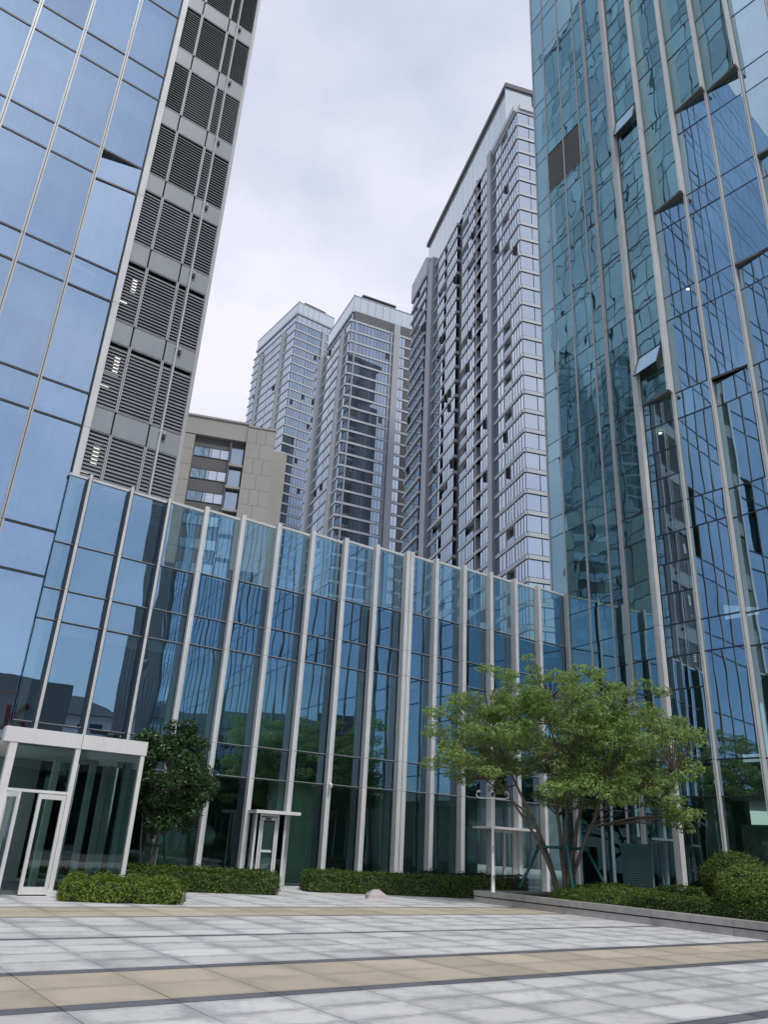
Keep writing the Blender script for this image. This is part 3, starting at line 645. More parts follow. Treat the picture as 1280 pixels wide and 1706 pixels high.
for i, (s0, s1) in enumerate(bays):
    for (a, b) in zip([0] + zS[2::2], zS[2::2] + [TR]):
        pass
    x = s1 + .05
    if i <= 5:
        mb = MB()
        for a, b in zip([0.0] + zS[2:-1:2], zS[2:-1:2] + [TR]):
            o = max(offs(i, (a + b) / 2)[1], 0)
            lo = -.12 if i + 1 not in low_to else -.32
            if o > 0.1:
                mb.fbox(FS, x - .06, x + .04, lo, o + .07, a + .008, b - .008, 0)
            else:
                mb.fbox(FS, x - .055, x - .012, lo, .12, a + .008, b - .008, 0); mb.fbox(FS, x + .012, x + .055, lo, .12, a + .008, b - .008, 0); mb.fbox(FS, x - .012, x + .012, lo, .08, a, b, 1)
        part('mullion', mb, ['alu', 'alu_dark'], RT)
        for j, z in enumerate((zS if i else sorted(set([4.0, 5.39, 8.3] + small)))[1:-1] if i else sorted(set([4.0, 5.39, 8.3] + small))):
            o0, o1 = offs(i, z + .01)
            mb = MB(); t = .03
            mb.hexa([FS(s0, o0 + .015, z - t), FS(s1, o1 + .015, z - t), FS(s1, o1 - .08, z - t), FS(s0, o0 - .08, z - t), FS(s0, o0 + .015, z + t), FS(s1, o1 + .015, z + t), FS(s1, o1 - .08, z + t), FS(s0, o0 - .08, z + t)]); part('transom', mb, ['alu_dark'], RT)
    else:
        mf.fbox(FS, x - .055, x + .055, -.1, .05, 0, TR)
        if s0 > 68:
            for q in (.45, .9, 1.35): mf.fbox(FS, s0 + q - .06, s0 + q + .06, -.05, .30, 0, TR)
        for z in zS[1:-1]: tf.fbox(FS, s0, s1, -.06, .015, z - .03, z + .03)
part('mullion_field', mf, ['alu_grey'], RT, 'stuff'); part('transom_field', tf, ['alu_dark'], RT, 'stuff')
for i, z in list(up_from.items()) + [(i, z) for i, z in low_to.items()]:
    s0, s1 = bays[i]; mb = MB()
    if i in up_from and up_from[i] == z:
        p = [(s0, .0), (s1 + .02, .50), (s1 + .02, -.05), (s0, -.05)]
    else:
        p = [(s0, .03), (s1, .03), (s1, -.02), (s0, -.26)]
    mb.hexa([FS(a, b, z - .07) for a, b in p] + [FS(a, b, z + .05) for a, b in p]); part('soffit_wedge', mb, ['brown'], RT)
s0, s1 = bays[2]; p = [(s0, .03), (s1, .03), (s1, -.02), (s0, -.26)]; mb = MB(); mb.hexa([FS(a, b, 22.47 - .07) for a, b in p] + [FS(a, b, 22.47 + .05) for a, b in p]); part('soffit_wedge', mb, ['brown'], RT)
mb = MB(); mb.fbox(F1, -.16, .06, -.12, .14, 0, 14.1); part('corner_post', mb, ['alu_grey'], RT)
# interior of the right tower
S5 = FS(79, 0, 0)
A0 = F1(-1.15, -.35, 0); A1 = F1(5.85, -.35, 0); A2 = FS(79, -.45, 0); B2 = FS(79, -9, 0); B1 = F1(0, -11, 0)
ringf = [A0[:2], A1[:2], A2[:2], B2[:2], (24, 44), F1(-1.15, -9, 0)[:2]]
for z in zS[2::2]:
    mb = MB(); mb.prism(ringf, z - 1.0, z - .1, 0); part('floor_slab', mb, ['slab'], RT)
    mb = MB(); mb.prism([tuple(Vector(p)) for p in ringf], z - 1.12, z - 1.003, 0); part('ceiling', mb, ['ceiling'], RT)
mb = MB(); mb.fbox(FS, 2.0, 79, -6.3, -6.0, 0, TR); mb.fbox(F1, -1.1, 4.5, -6.3, -6.0, 0, TR); part('core_wall', mb, ['core'], RT)
for s in (0.9, 6.6, 12.3, 18):
    mb = MB(); mb.fbox(FS, s - .4, s + .4, -2.0, -1.2, 0, TR); part('interior_column', mb, ['col'], RT)
for s in (1.3, 3.7):
    mb = MB(); mb.fbox(F1, s - .3, s + .3, -1.9, -1.3, 14.1 if s < 2 else 0, TR); part('interior_column', mb, ['col'], RT)
for i in range(1, 6):
    for j in range(2, len(zS) - 1, 2):
        if random.random() < .55 or j == 2 and i < 5:
            s0, s1 = bays[i]; zt = zS[j + 1] - .1; h = 4.1 if j == 2 else random.choice([1.0, 1.8, 2.6, 3.8]); h = min(h, zt - zS[j] - .2)
            mb = MB(); mb.fbox(FS, s0 + .1, s1 - .1, -.42, -.39, zt - h, zt); part('roller_blind', mb, ['blind'], RT)
mb = MB(); mb.fbox(F1, -1.16, -1.10, -9, -.05, 0, TR); part('side_wall', mb, ['spandrel'], RT)
mb = MB(); mb.prism(ringf, TR, TR + .3); part('roof', mb, ['panel'], RT)
mb = MB(); mb.fbox(FS, 1.4, 3.0, -2.6, -2.4, 0.02, 3.1, 0); mb.fbox(FS, 3.02, 8.5, -2.75, -2.5, 0.02, 3.15, 0); part('relief_wall', mb, ['relief'], RT)
for s, z in ((1.1, 24.9), (2.7, 28.9), (0.4, 21.2)):
    mb = MB(); p = FS(s, -1.0, z - .0); mb.tube([(p[0], p[1], z - .02), (p[0], p[1], z)], .09, 10); part('downlight', mb, ['tl'], RT)

# ================================================================== entrance vestibule
FV = Frame((-7.77, 21.61), 35.5)
VT = thing('entrance_vestibule', 'white framed glass entrance box with its door ajar, in front of the left tower', 'entrance', FV(0, 0, 0))
mb = MB(); mb.fbox(FV, -1.95, -.015, -.25, .06, 3.53, 3.90); part('header_panel', mb, ['white'], VT)
mb = MB(); mb.fbox(FV, -.0, 1.80, -.25, .06, 3.53, 3.90); part('header_panel', mb, ['white'], VT)
for s0, s1 in ((-1.78, -1.60), (-.12, .0), (1.66, 1.77)):
    mb = MB(); mb.fbox(FV, s0, s1, -.15, .04, 0, 3.525); part('post', mb, ['white'], VT)
mb = MB(); mb.fbox(FV, -1.60, -.12, -.1, .03, 2.36, 2.43); part('transom', mb, ['white'], VT)
fpane(VT, FV, -1.6, -.12, -.03, -.03, 2.44, 3.52, 'glassV', jit=.05); fpane(VT, FV, .0, 1.66, -.03, -.03, .13, 3.52, 'glassV', jit=.05)
pane(VT, FV(1.72, -.1, 0), FV(1.72, -4.6, 0), .1, 3.5, 'glassV', jit=.05)
mb = MB(); mb.fbox(FV, -.14, 1.8, -.2, .10, -.02, .12); part('plinth', mb, ['white'], VT)
mb = MB(); mb.fbox(FV, -1.95, 1.76, -5.2, -.26, 3.62, 3.84); part('roof', mb, ['panel'], VT)
mb = MB(); mb.fbox(FV, -1.88, 1.68, -5.1, -.27, 3.50, 3.60); part('ceiling', mb, ['ceiling'], VT)
mb = MB(); mb.fbox(FV, -1.9, 1.7, -5.2, -.16, -.015, .012); part('floor_mat', mb, ['ifloor'], VT)
for s in (.15, .65, 1.2, 1.62):
    mb = MB(); mb.fbox(FV, s - .09, s + .09, -2.7, -2.55, 0.02, 3.6); part('rear_post', mb, ['col'], VT)
mb = MB(); mb.fbox(FV, -1.9, .3, -5.15, -5.05, 0.02, 3.6); part('rear_wall', mb, ['core'], VT)
def leaf_door(hs, ang, w, tilt_out):
    """a white framed glazed leaf hinged at s=hs"""
    hp = FV(hs, .03, 0); F = Frame(hp, 35.5 + ang); dl = link('door', None, VT, hp)
    mb = MB()
    a, b = (0, w) if w > 0 else (w, 0)
    for bx in ((a, a + .085, -.03, .03, .03, 2.34), (b - .085, b, -.03, .03, .03, 2.34), (a + .085, b - .085, -.03, .03, 2.22, 2.34), (a + .085, b - .085, -.03, .03, .03, .20)): mb.fbox(F, *bx)
    part('frame', mb, ['white'], dl); pane(dl, F(a + .085, 0, 0), F(b - .085, 0, 0), .20, 2.22, 'glassV', jit=.03)
    mb = MB(); mb.tube([F(b - .14 if w > 0 else a + .14, .09, .9), F(b - .14 if w > 0 else a + .14, .09, 1.3)], .015, 8); part('handle', mb, ['black'], dl)
    return dl
leaf_door(-.14, 6, -.70, 0)
leaf_door(-1.58, -78, .72, 0)

# ================================================================== apartment towers
def win_mesh(w, h, n, mk, op=-1, t=0.08):
    """op: which light stands open (a dark gap beside the swung sash)"""
    k = ('win', round(w, 2), round(h, 2), n, mk, op)
    if k in _pc: return _pc[k]
    mb = MB(); x = np.linspace(0, w, n + 1)
    if 0 <= op < n:
        mb.box(x[op] + .30, x[op + 1] - .05, -.004, .012, h * .30, h - .08, 1); mb.box(x[op] + .05, x[op] + .10, -.40, -.01, h * .28, h - .06, 1)
    for i in range(n): mb.quad((x[i] + .04, 0, .05), (x[i + 1] - .04, 0, .05), (x[i + 1] - .04, 0, h - .05), (x[i] + .04, 0, h - .05), 0)
    mb.box(0, w, .01, t, 0, h, 1)
    for i in range(1, n): mb.box(x[i] - .04, x[i] + .04, -.03, .01, .05, h - .05, 1)
    mb.box(0, w, -.04, .01, h - .07, h, 1); mb.box(0, w, -.04, .01, 0, .05, 1)
    _pc[k] = mb.mesh('window', [mk, 'alu_dark']); return _pc[k]
class Windows:
    def __init__(s, root, cap=300): s.root = root; s.cap = cap; s.n = 0; s.left = []
    def add(s, F, s0, s1, o, z0, z1, n, mk):
        p = F(s0, o, z0); me = win_mesh(s1 - s0, z1 - z0, n, mk, random.randrange(n) if n >= 3 and random.random() < .09 else -1)
        s.left.append((p, F.ang, me))
    def done(s, cam=Vector((0, 0, 1.6))):
        s.left.sort(key=lambda t: (Vector(t[0]) - cam).length if t[0][2] > 25 else 1e4)
        for p, a, me in s.left[:s.cap]: link('window', me, s.root, p, a)
        if len(s.left) > s.cap:
            v, f, mi = [], [], []
            b0 = WL[s.root.name]
            for p, a, me in s.left[s.cap:]:
                ca, sa = math.cos(a), math.sin(a); b = len(v)
                for q in me.vertices:
                    x, y, z = q.co; v.append((p[0] + x * ca - y * sa - b0.x, p[1] + x * sa + y * ca - b0.y, p[2] + z - b0.z))
                for pl in me.polygons: f.append(tuple(b + k for k in pl.vertices)); mi.append(pl.material_index)
            me2 = bpy.data.meshes.new('window_rows'); me2.from_pydata(v, [], f); me2.materials.append(M['aptglass']); me2.materials.append(M['alu_dark']); me2.polygons.foreach_set('material_index', mi)
            link('window_rows', me2, s.root, b0, kind='stuff')

def corner_frames(P, aL, aR):
    """left face frame runs from its far end to the corner; use negative s from the corner"""
    return Frame(P, aL - 180), Frame(P, aR)
# --- T3, the big one
D3 = 94.5; a3 = math.radians(78.56); P3 = (D3 * math.cos(a3), D3 * math.sin(a3))
FA, FB = corner_frames(P3, 105, 15.2)
T3 = thing('apartment_tower', 'tallest grey apartment tower, right against the teal office tower', 'tower', (*P3, 0), 'apartment towers behind the podium')
fl = 3.1; ztop = 117.4; nfl = 32
bayL = [(0.0, 3.5, 4), (3.75, 6.2, 3), (6.55, 9.75, 3), (11.75, 15.5, 4), (18.3, 21.4, 3), (21.7, 24.5, 4), (27.5, 30.3, 3), (30.5, 33.0, 3), (34.6, 37.5, 3), (37.7, 40.3, 3), (44.0, 47.2, 3), (47.4, 50.5, 3), (50.7, 53.6, 3)]
W3 = Windows(T3)
recess = [(15.6, 18.2), (24.7, 27.4), (33.1, 34.5)]
mb = MB(); mb.fbox(FA, -43, -.7, -14, -.7, 0, ztop, 0); mb.fbox(FA, -54, -43.001, -6, -.7, 0, ztop - 8, 0); part('body', mb, ['aptwall'], T3)
for k in range(nfl):
    zt = ztop - k * fl                     # top of this floor's band
    mb = MB()
    for a, b in ((0, 9.9), (11.6, 24.6), (27.4, 40.5)):
        mb.fbox(FA, -b, -a, -.75, .15, zt - .60, zt - .14, 0); mb.fbox(FA, -b, -a, -.75, .10, zt - .139, zt - .03, 0)
    for a, b in ((9.9, 11.6), (24.6, 27.4)): pass
    mb.fbox(FA, -18.4, -15.4, -.75, .30, zt - .60, zt - .14, 0)
    mb.fbox(FA, -54, -43.7, -.75, 1.2, zt - .62, zt - .12, 0)
    mb.fbox(FB, .152, 7.5, -.65, .15, zt - .60, zt - .14, 0); mb.fbox(FB, .102, 7.5, -.65, .10, zt - .139, zt - .03, 0)
    part('floor_band', mb, ['aptband'], T3)
    z1 = zt - .65; z0 = zt - fl + .02
    for bi, (a, b, n) in enumerate(bayL):
        o = .9 if a > 43 else 0.0
        rr = random.random()
        if bi in (1, 5) and rr < .45 or bi in (4, 7, 8) and rr < .12:
            mb = MB(); mb.fbox(FA, -b, -a, -.62, -.6, z0, z1, 0); mb.fbox(FA, -b, -a, -.04, 0, z0, z0 + .85, 1); part('balcony', mb, ['aptdark', 'aptglassd'], T3); continue
        W3.add(FA, -b, -a, o, z0, z1, n, 'aptglassd' if a > 43 else 'aptglass')
    W3.add(FB, .05, 2.15, 0, z0, z1, 1, 'aptglass'); W3.add(FB, 2.2, 3.9, 0, z0, z1, 1, 'aptglass'); W3.add(FB, 4.0, 7.4, 0, z0, z1, 3, 'aptglass')
W3.done()
for a, b, top, o in ((9.95, 11.55, 118.4, .55), (40.6, 43.6, 119.5, .7), (3.5, 3.75, ztop, .05), (6.2, 6.55, ztop, .05), (17.1, 17.5, 118.5, .15)):
    mb = MB(); mb.fbox(FA, -b, -a, -.9, o, 0, top); part('pilaster', mb, ['aptpil'], T3)
mb = MB(); mb.fbox(FA, -9.9, -.3, -.8, .42, ztop + .002, ztop + 1.1); mb.fbox(FB, .422, 7.5, -.8, .42, ztop + .002, ztop + 1.1); part('parapet', mb, ['aptband'], T3)
mb = MB(); mb.fbox(FA, -54, -43.8, -.8, 1.2, ztop + .002, ztop + 4.6); part('parapet', mb, ['aptband'], T3)
cr = link('crown_screen', None, T3, FA(-20, 0, ztop))
for k in range(16):
    a = 4.3 + k * 2.66; fpane(cr, FA, -a - 2.6, -a, -.3, -.3, ztop + (.0 if a > 12 else 1.1), 128.0, 'crown', jit=.05, name='glass_panel')
for k in range(2): fpane(cr, FB, -.0 + k * 2.6, 2.6 + k * 2.6, -4.3, -4.3, ztop + 1.1, 128.0, 'crown', jit=.05, name='glass_panel')
mb = MB(); mb.fbox(FA, -47.2, -4.0, -12, .1, 128.0, 129.0); part('roof', mb, ['aptgrey'], T3)
mb = MB(); mb.fbox(FA, -46, -5.0, -11, -.9, ztop, 128); part('plant_room', mb, ['aptgrey'], T3)
# --- T2 and T1
def apt2(P, aL, aR, root, ztop, fl, nfl, left, right, pilL, pilR, zc, endL, endR, balcony, mk, sky_par, pent):
    FA, FB = corner_frames(P, aL, aR); W = Windows(root)
    mb = MB(); mb.fbox(FA, -endL, -.5, -endR, -.5, 0, ztop); part('body', mb, ['aptwall'], root)
    for k in range(nfl):
        zt = ztop - k * fl; z1 = zt - .62; z0 = zt - fl + .02
        mb = MB(); mb.fbox(FA, -endL, 0, -.55, .18, zt - .62, zt - .1); mb.fbox(FB, .182, endR, -.5, .18, zt - .62, zt - .1); part('floor_band', mb, ['aptband'], root)
        for a, b, n, m_ in left: W.add(FA, -b, -a, 0, z0, z1, n, m_)
        for a, b, n, m_ in right: W.add(FB, a, b, 0, z0, z1, n, m_)
    W.done()
    for a, b, o, top in pilL: mb = MB(); mb.fbox(FA, -b, -a, -.6, o, 0, top); part('pilaster', mb, ['aptpil'], root)
    for a, b, o, top in pilR: mb = MB(); mb.fbox(FB, a, b, -.6, o, 0, top); part('pilaster', mb, ['aptpil'], root)
    cr = link('crown_screen', None, root, FA(-2, 0, ztop))
    a0, a1, b0, b1, o = sky_par
    x = np.linspace(a0, a1, int((a1 - a0) / 1.9) + 1)
    for u, v in zip(x, x[1:]): fpane(cr, FA, -v + .04, -u - .04, -o, -o, ztop + 3.4, zc, 'crown', jit=.05, name='glass_panel')
    x = np.linspace(b0, b1, int((b1 - b0) / 1.9) + 1)
    for u, v in zip(x, x[1:]): fpane(cr, FB, u + .04, v - .04, -o, -o, ztop + 3.4, zc, 'crown', jit=.05, name='glass_panel')
    mb = MB(); mb.fbox(FA, -a1, -a0, -o - .08, -o + .1, zc, zc + .25); mb.fbox(FB, b0 + .12, b1, -o - .08, -o + .1, zc, zc + .25)
    mb.fbox(FA, -a1, -a0, -o - .05, -o + .3, ztop + 2.75, ztop + 3.35); mb.fbox(FB, b0 + .32, b1, -o - .05, -o + .3, ztop + 2.75, ztop + 3.35); part('parapet', mb, ['aptpil'], root)
    for u, v in zip(np.arange(a0, a1, 1.9), np.arange(a0, a1, 1.9) + 1.85):
        if v < a1: link('window', win_mesh(1.85, 2.7, 1, mk), root, FA(-v, -o, ztop + .02), FA.ang)
    for u, v in zip(np.arange(b0, b1, 1.9), np.arange(b0, b1, 1.9) + 1.85):
        if v < b1: link('window', win_mesh(1.85, 2.7, 1, mk), root, FB(u, -o, ztop + .02), FB.ang)
    mb = MB(); mb.fbox(FB, pent[0], pent[1], -10, -o - .6, ztop, zc + pent[2] - .35); mb.fbox(FB, pent[0] - .3, pent[1] + .3, -10.3, -o - .1, zc + pent[2] - .35, zc + pent[2]); part('plant_room', mb, ['aptgrey'], root)
    mb = MB(); mb.fbox(FA, -endL + .3, -.5, -endR + .3, -o - .3, ztop, ztop + 3.2); part('roof_storey', mb, ['aptgrey'], root)
D2 = 157.5; a2 = math.radians(93.97); P2 = (D2 * math.cos(a2), D2 * math.sin(a2))
T2 = thing('apartment_tower', 'middle apartment tower with a dark stripe beside its grey pilaster', 'tower', (*P2, 0), 'apartment towers behind the podium')
apt2(P2, 113.5, 23.8, T2, 121.2, 3.1, 33, [(0.1, 2.9, 2, 'aptglass'), (5.2, 11.4, 6, 'aptglass'), (11.8, 18.2, 5, 'aptglass'), (21.4, 25, 3, 'aptglassd')], [(0.1, 1.3, 1, 'aptglassd'), (1.6, 6.6, 5, 'aptglassd'), (6.6, 10.9, 5, 'aptglassd'), (13.4, 15.2, 2, 'aptglass')],
     [(3.1, 4.9, .75, 119.5), (18.5, 21.0, .9, 121.0)], [(11.7, 13.3, .9, 123.3), (11.0, 11.5, .3, 121), (1.3, 1.58, .3, 121), (17.2, 17.8, .5, 121)], 129.2, 26, 17.8, True, 'aptglass', (0.5, 19.3, .5, 17.2, .8), (3.4, 12.3, 1.4))
mb = MB(); FB2 = Frame(P2, 23.8); mb.fbox(FB2, 15.3, 17.15, -.5, .05, 0, 121.2); part('dark_wall', mb, ['aptgrey'], T2)
D1 = 201.0; a1 = math.radians(98.82); P1 = (D1 * math.cos(a1), D1 * math.sin(a1))
T1 = thing('apartment_tower', 'left apartment tower of pale bands, rising behind the beige block', 'tower', (*P1, 0), 'apartment towers behind the podium')
apt2(P1, 125.5, 34.0, T1, 151.2, 3.1, 38, [(0.1, 6.2, 4, 'aptglass'), (8.1, 14.6, 5, 'aptglass'), (14.9, 20.9, 5, 'aptglass'), (22.8, 27.8, 4, 'aptglass')], [(0.1, 4.6, 5, 'aptglassd'), (4.7, 9.3, 5, 'aptglassd'), (10.6, 13.8, 3, 'aptglassd')],
     [(6.3, 7.8, .6, 150), (21.1, 22.6, .6, 149.5)], [(9.4, 10.5, .5, 151)], 158.6, 28.3, 14.0, False, 'aptglass', (0.2, 28.2, .2, 13.8, .5), (2.9, 10.0, 1.0))

# ================================================================== beige block
FBg = Frame((-25.6, 83.5), 13.9)
BG = thing('stone_building', 'beige stone block with dark recessed windows, between the louvers and the far left apartment tower', 'building', FBg(0, 0, 0))
zr = 49.5
mb = MB(); mb.fbox(FBg, -12, 11.6, -10, -.6, 0, zr - .5); part('wall', mb, ['seam'], BG)
def bgpanels(s0, s1, z0, z1, o, cw, rh):
    n = max(1, round((s1 - s0) / cw)); w = (s1 - s0) / n; z = z1; r = 0
    while z > z0 + .01:
        zb = max(z - rh, z0)
        nn = n if r % 2 == 0 else max(1, n // 2 + 1); ww = (s1 - s0) / nn
        for c in range(nn):
            mb = MB(); mb.fbox(FBg, s0 + c * ww + .015, s0 + (c + 1) * ww - .015, -.55, o, zb + .015, z - .015); part('stone_panel', mb, ['beige'], BG)
        z = zb; r += 1
bgpanels(-12, 1.9, 30, 46.9, 0.0, 1.5, 2.1)
bgpanels(8.1, 11.6, 30, 48.9, 0.3, 1.2, 2.1)
mb = MB(); mb.fbox(FBg, -12, 8.1, -.58, .08, 46.92, 49.3); mb.fbox(FBg, -12, 8.2, -.6, .25, 49.31, 49.55); mb.fbox(FBg, 8.15, 11.7, -.7, .4, 48.95, 49.15); part('parapet', mb, ['beige'], BG)
mb = MB(); mb.fbox(FBg, 10.2, 11.4, -3, -1.2, 49.0, 50.0); part('chimney', mb, ['beige'], BG)
mb = MB(); mb.fbox(FBg, 11.6, 13.4, -9.8, -.65, 0, 46.6); part('wing_wall', mb, ['beige'], BG)
mb = MB(); mb.fbox(FBg, 1.92, 8.08, -.58, -.5, 20, 46.9); part('recess_wall', mb, ['beigedk'], BG)
for k in range(6):
    z = 44.2 - 3.0 * k
    wv = link('window', win_mesh(4.2, 1.35, 4, 'aptglass'), BG, FBg(2.0, -.45, z), FBg.ang)
    wv2 = link('window', win_mesh(1.5, 2.3, 1, 'aptglassd'), BG, FBg(6.45, -.30, z - .5), FBg.ang)
    mb = MB(); mb.fbox(FBg, 6.3, 8.05, -.5, .05, z - .85, z - .55); part('sill', mb, ['beige'], BG)
mb = MB(); mb.fbox(FBg, 6.22, 6.42, -.5, -.05, 20, 46.6); part('pilaster', mb, ['beigedk'], BG)

# ================================================================== things across the plaza, seen mirrored in the glass
WB = thing('apartment_block', 'white block with a grey hipped roof, mirrored low in the left podium panes', 'building', (62, -62, 0))
FW = Frame((40, -72), 125 + 0)
FW = Frame((86, -40), 218)
mb = MB(); mb.fbox(FW, 0, 52, -12, 0, 0, 19.5); part('wall', mb, ['whitewall'], WB)
ring = [FW(-1.2, 1.2, 19.5), FW(53.2, 1.2, 19.5), FW(53.2, -13.2, 19.5), FW(-1.2, -13.2, 19.5)]; rid = [FW(6, -6, 23.5), FW(46, -6, 23.5)]
mb = MB(); mb.quad(ring[0], ring[1], rid[1], rid[0]); mb.poly([ring[1], ring[2], rid[1]]); mb.quad(ring[2], ring[3], rid[0], rid[1]); mb.poly([ring[3], ring[0], rid[0]]); mb.quad(*reversed(ring)); part('roof', mb, ['roof'], WB)
for k in range(5):
    for c in range(9):
        mb = MB(); mb.fbox(FW, 2.5 + c * 5.5, 4.6 + c * 5.5, -.1, .03, 3 + k * 3.4, 4.6 + k * 3.4); part('window', mb, ['aptdark'], WB)
SG = thing('sign_wall', 'grey wall with red lettering, mirrored beside the left tower', 'wall', (26, -26, 0))
FG = Frame((33.5, -11.0), 218)
mb = MB(); mb.fbox(FG, -.4, 8, -.6, 0, 0, 15.5); part('wall', mb, ['signwall'], SG)
def stroke(a, b, w):
    a, b = Vector(a), Vector(b); d = (b - a).normalized(); n = Vector((-d.y, d.x)) * w
    pts = [a + n, a - n, b - n, b + n]; mb.hexa([FG(p.x, .08, p.y) for p in pts] + [FG(p.x, .02, p.y) for p in pts])
mb = MB(); stroke((4.3, 10.2), (4.3, 12.7), .25); stroke((4.05, 11.5), (2.8, 12.7), .25); stroke((3.9, 11.6), (2.8, 10.2), .25); part('red_letter', mb, ['red'], SG)
CV = thing('curved_pavilion', 'low dark pavilion with a curved pale roof edge, mirrored in the podium', 'building', (28, -20, 0))
mb = MB(); arc = [(34 + 16 * math.cos(t), -18 + 16 * math.sin(t)) for t in np.linspace(0, 2 * PI, 40)[:-1]]; mb.prism(arc, 0, 5.4); part('wall', mb, ['spandrel'], CV)
mb = MB(); arc2 = [(34 + 17 * math.cos(t), -18 + 17 * math.sin(t)) for t in np.linspace(0, 2 * PI, 40)[:-1]]; mb.prism(arc2, 5.4, 6.0); part('roof', mb, ['panel'], CV)

# ================================================================== planting
def np_mesh(name, v, f, mats):
    me = bpy.data.meshes.new(name); n = len(v); me.vertices.add(n); me.vertices.foreach_set('co', np.asarray(v, dtype=np.float32).ravel())
    f = np.asarray(f, dtype=np.int32); me.loops.add(f.size); me.loops.foreach_set('vertex_index', f.ravel())
    me.polygons.add(len(f)); me.polygons.foreach_set('loop_start', np.arange(len(f), dtype=np.int32) * f.shape[1]); me.polygons.foreach_set('loop_total', np.full(len(f), f.shape[1], dtype=np.int32))
    for k in mats: me.materials.append(M[k])
    me.update(calc_edges=True); me.validate(); return me
def leaves(P, Nn, size, spread=0.9, aspect=0.5):
    """a bent leaf (two quads) at each point, roughly facing Nn"""
    n = len(P); d = Nn + RNG.normal(0, spread, (n, 3)); d /= np.linalg.norm(d, axis=1)[:, None] + 1e-9
    t = RNG.normal(0, 1, (n, 3)); t -= (t * d).sum(1)[:, None] * d; t /= np.linalg.norm(t, axis=1)[:, None] + 1e-9
    b = np.cross(d, t); s = size * RNG.uniform(.65, 1.3, (n, 1)); L = t * s; Wd = b * s * aspect; up = d * s * .18
    v = np.stack([P - L, P + Wd * .8 + up, P + L, P - Wd * .8 + up], 1).reshape(-1, 3)
    i = np.arange(n)[:, None] * 4
    f = i + np.array([[0, 1, 2, 3]]); return v, f
def hedge_points(kind, dims, n):
    """points + normals on a shaped shrub, unit frame"""
    if kind == 'box':
        w, d, h = dims; areas = np.array([w * d, w * h, w * h, d * h, d * h]); areas[0] *= 1.3
        c = RNG.choice(5, n, p=areas / areas.sum()); u, v = RNG.uniform(-.5, .5, n), RNG.uniform(-.5, .5, n); z01 = RNG.uniform(0.02, 1, n)
        P = np.zeros((n, 3)); Q = np.zeros((n, 3))
        m = c == 0; P[m] = np.stack([u[m] * w, v[m] * d, np.full(m.sum(), h)], 1); Q[m] = (0, 0, 1)
        for k, sg in ((1, -1), (2, 1)): m = c == k; P[m] = np.stack([u[m] * w, np.full(m.sum(), sg * d / 2), z01[m] * h], 1); Q[m] = (0, sg, 0.3)
        for k, sg in ((3, -1), (4, 1)): m = c == k; P[m] = np.stack([np.full(m.sum(), sg * w / 2), v[m] * d, z01[m] * h], 1); Q[m] = (sg, 0, 0.3)
        r = min(.18, h * .35)                                   # rounded shoulders
        ex = np.maximum(np.abs(P[:, 0]) - (w / 2 - r), 0); ey = np.maximum(np.abs(P[:, 1]) - (d / 2 - r), 0); ez = np.maximum(P[:, 2] - (h - r), 0)
        l = np.sqrt(ex**2 + ey**2 + ez**2); k = np.where(l > r, r / np.maximum(l, 1e-6), 1.0)
        P[:, 0] = np.sign(P[:, 0]) * (np.minimum(np.abs(P[:, 0]), w / 2 - r) + ex * k); P[:, 1] = np.sign(P[:, 1]) * (np.minimum(np.abs(P[:, 1]), d / 2 - r) + ey * k); P[:, 2] = np.minimum(P[:, 2], h - r) + ez * k
        return P, Q
    w, d, h = dims; D = RNG.normal(0, 1, (n, 3)); D /= np.linalg.norm(D, axis=1)[:, None]
    if kind == 'dome': D[:, 2] = np.abs(D[:, 2]); P = D * np.array([w / 2, d / 2, h]); 
    else: P = D * np.array([w / 2, d / 2, h / 2]) + np.array([0, 0, h / 2])
    return P, D
def lump(P, Q, amp, fr):
    ph = RNG.uniform(0, 6, 6)
    k = np.sin(P[:, 0] * fr + ph[0]) * np.sin(P[:, 1] * fr * 1.1 + ph[1]) + .6 * np.sin(P[:, 0] * fr * 2.3 + ph[2]) * np.sin(P[:, 2] * fr * 2 + ph[3]) + .5 * np.sin(P[:, 1] * fr * 2.7 + ph[4])
    return P + Q * (amp * k + RNG.normal(0, amp * .5, len(P)))[:, None]
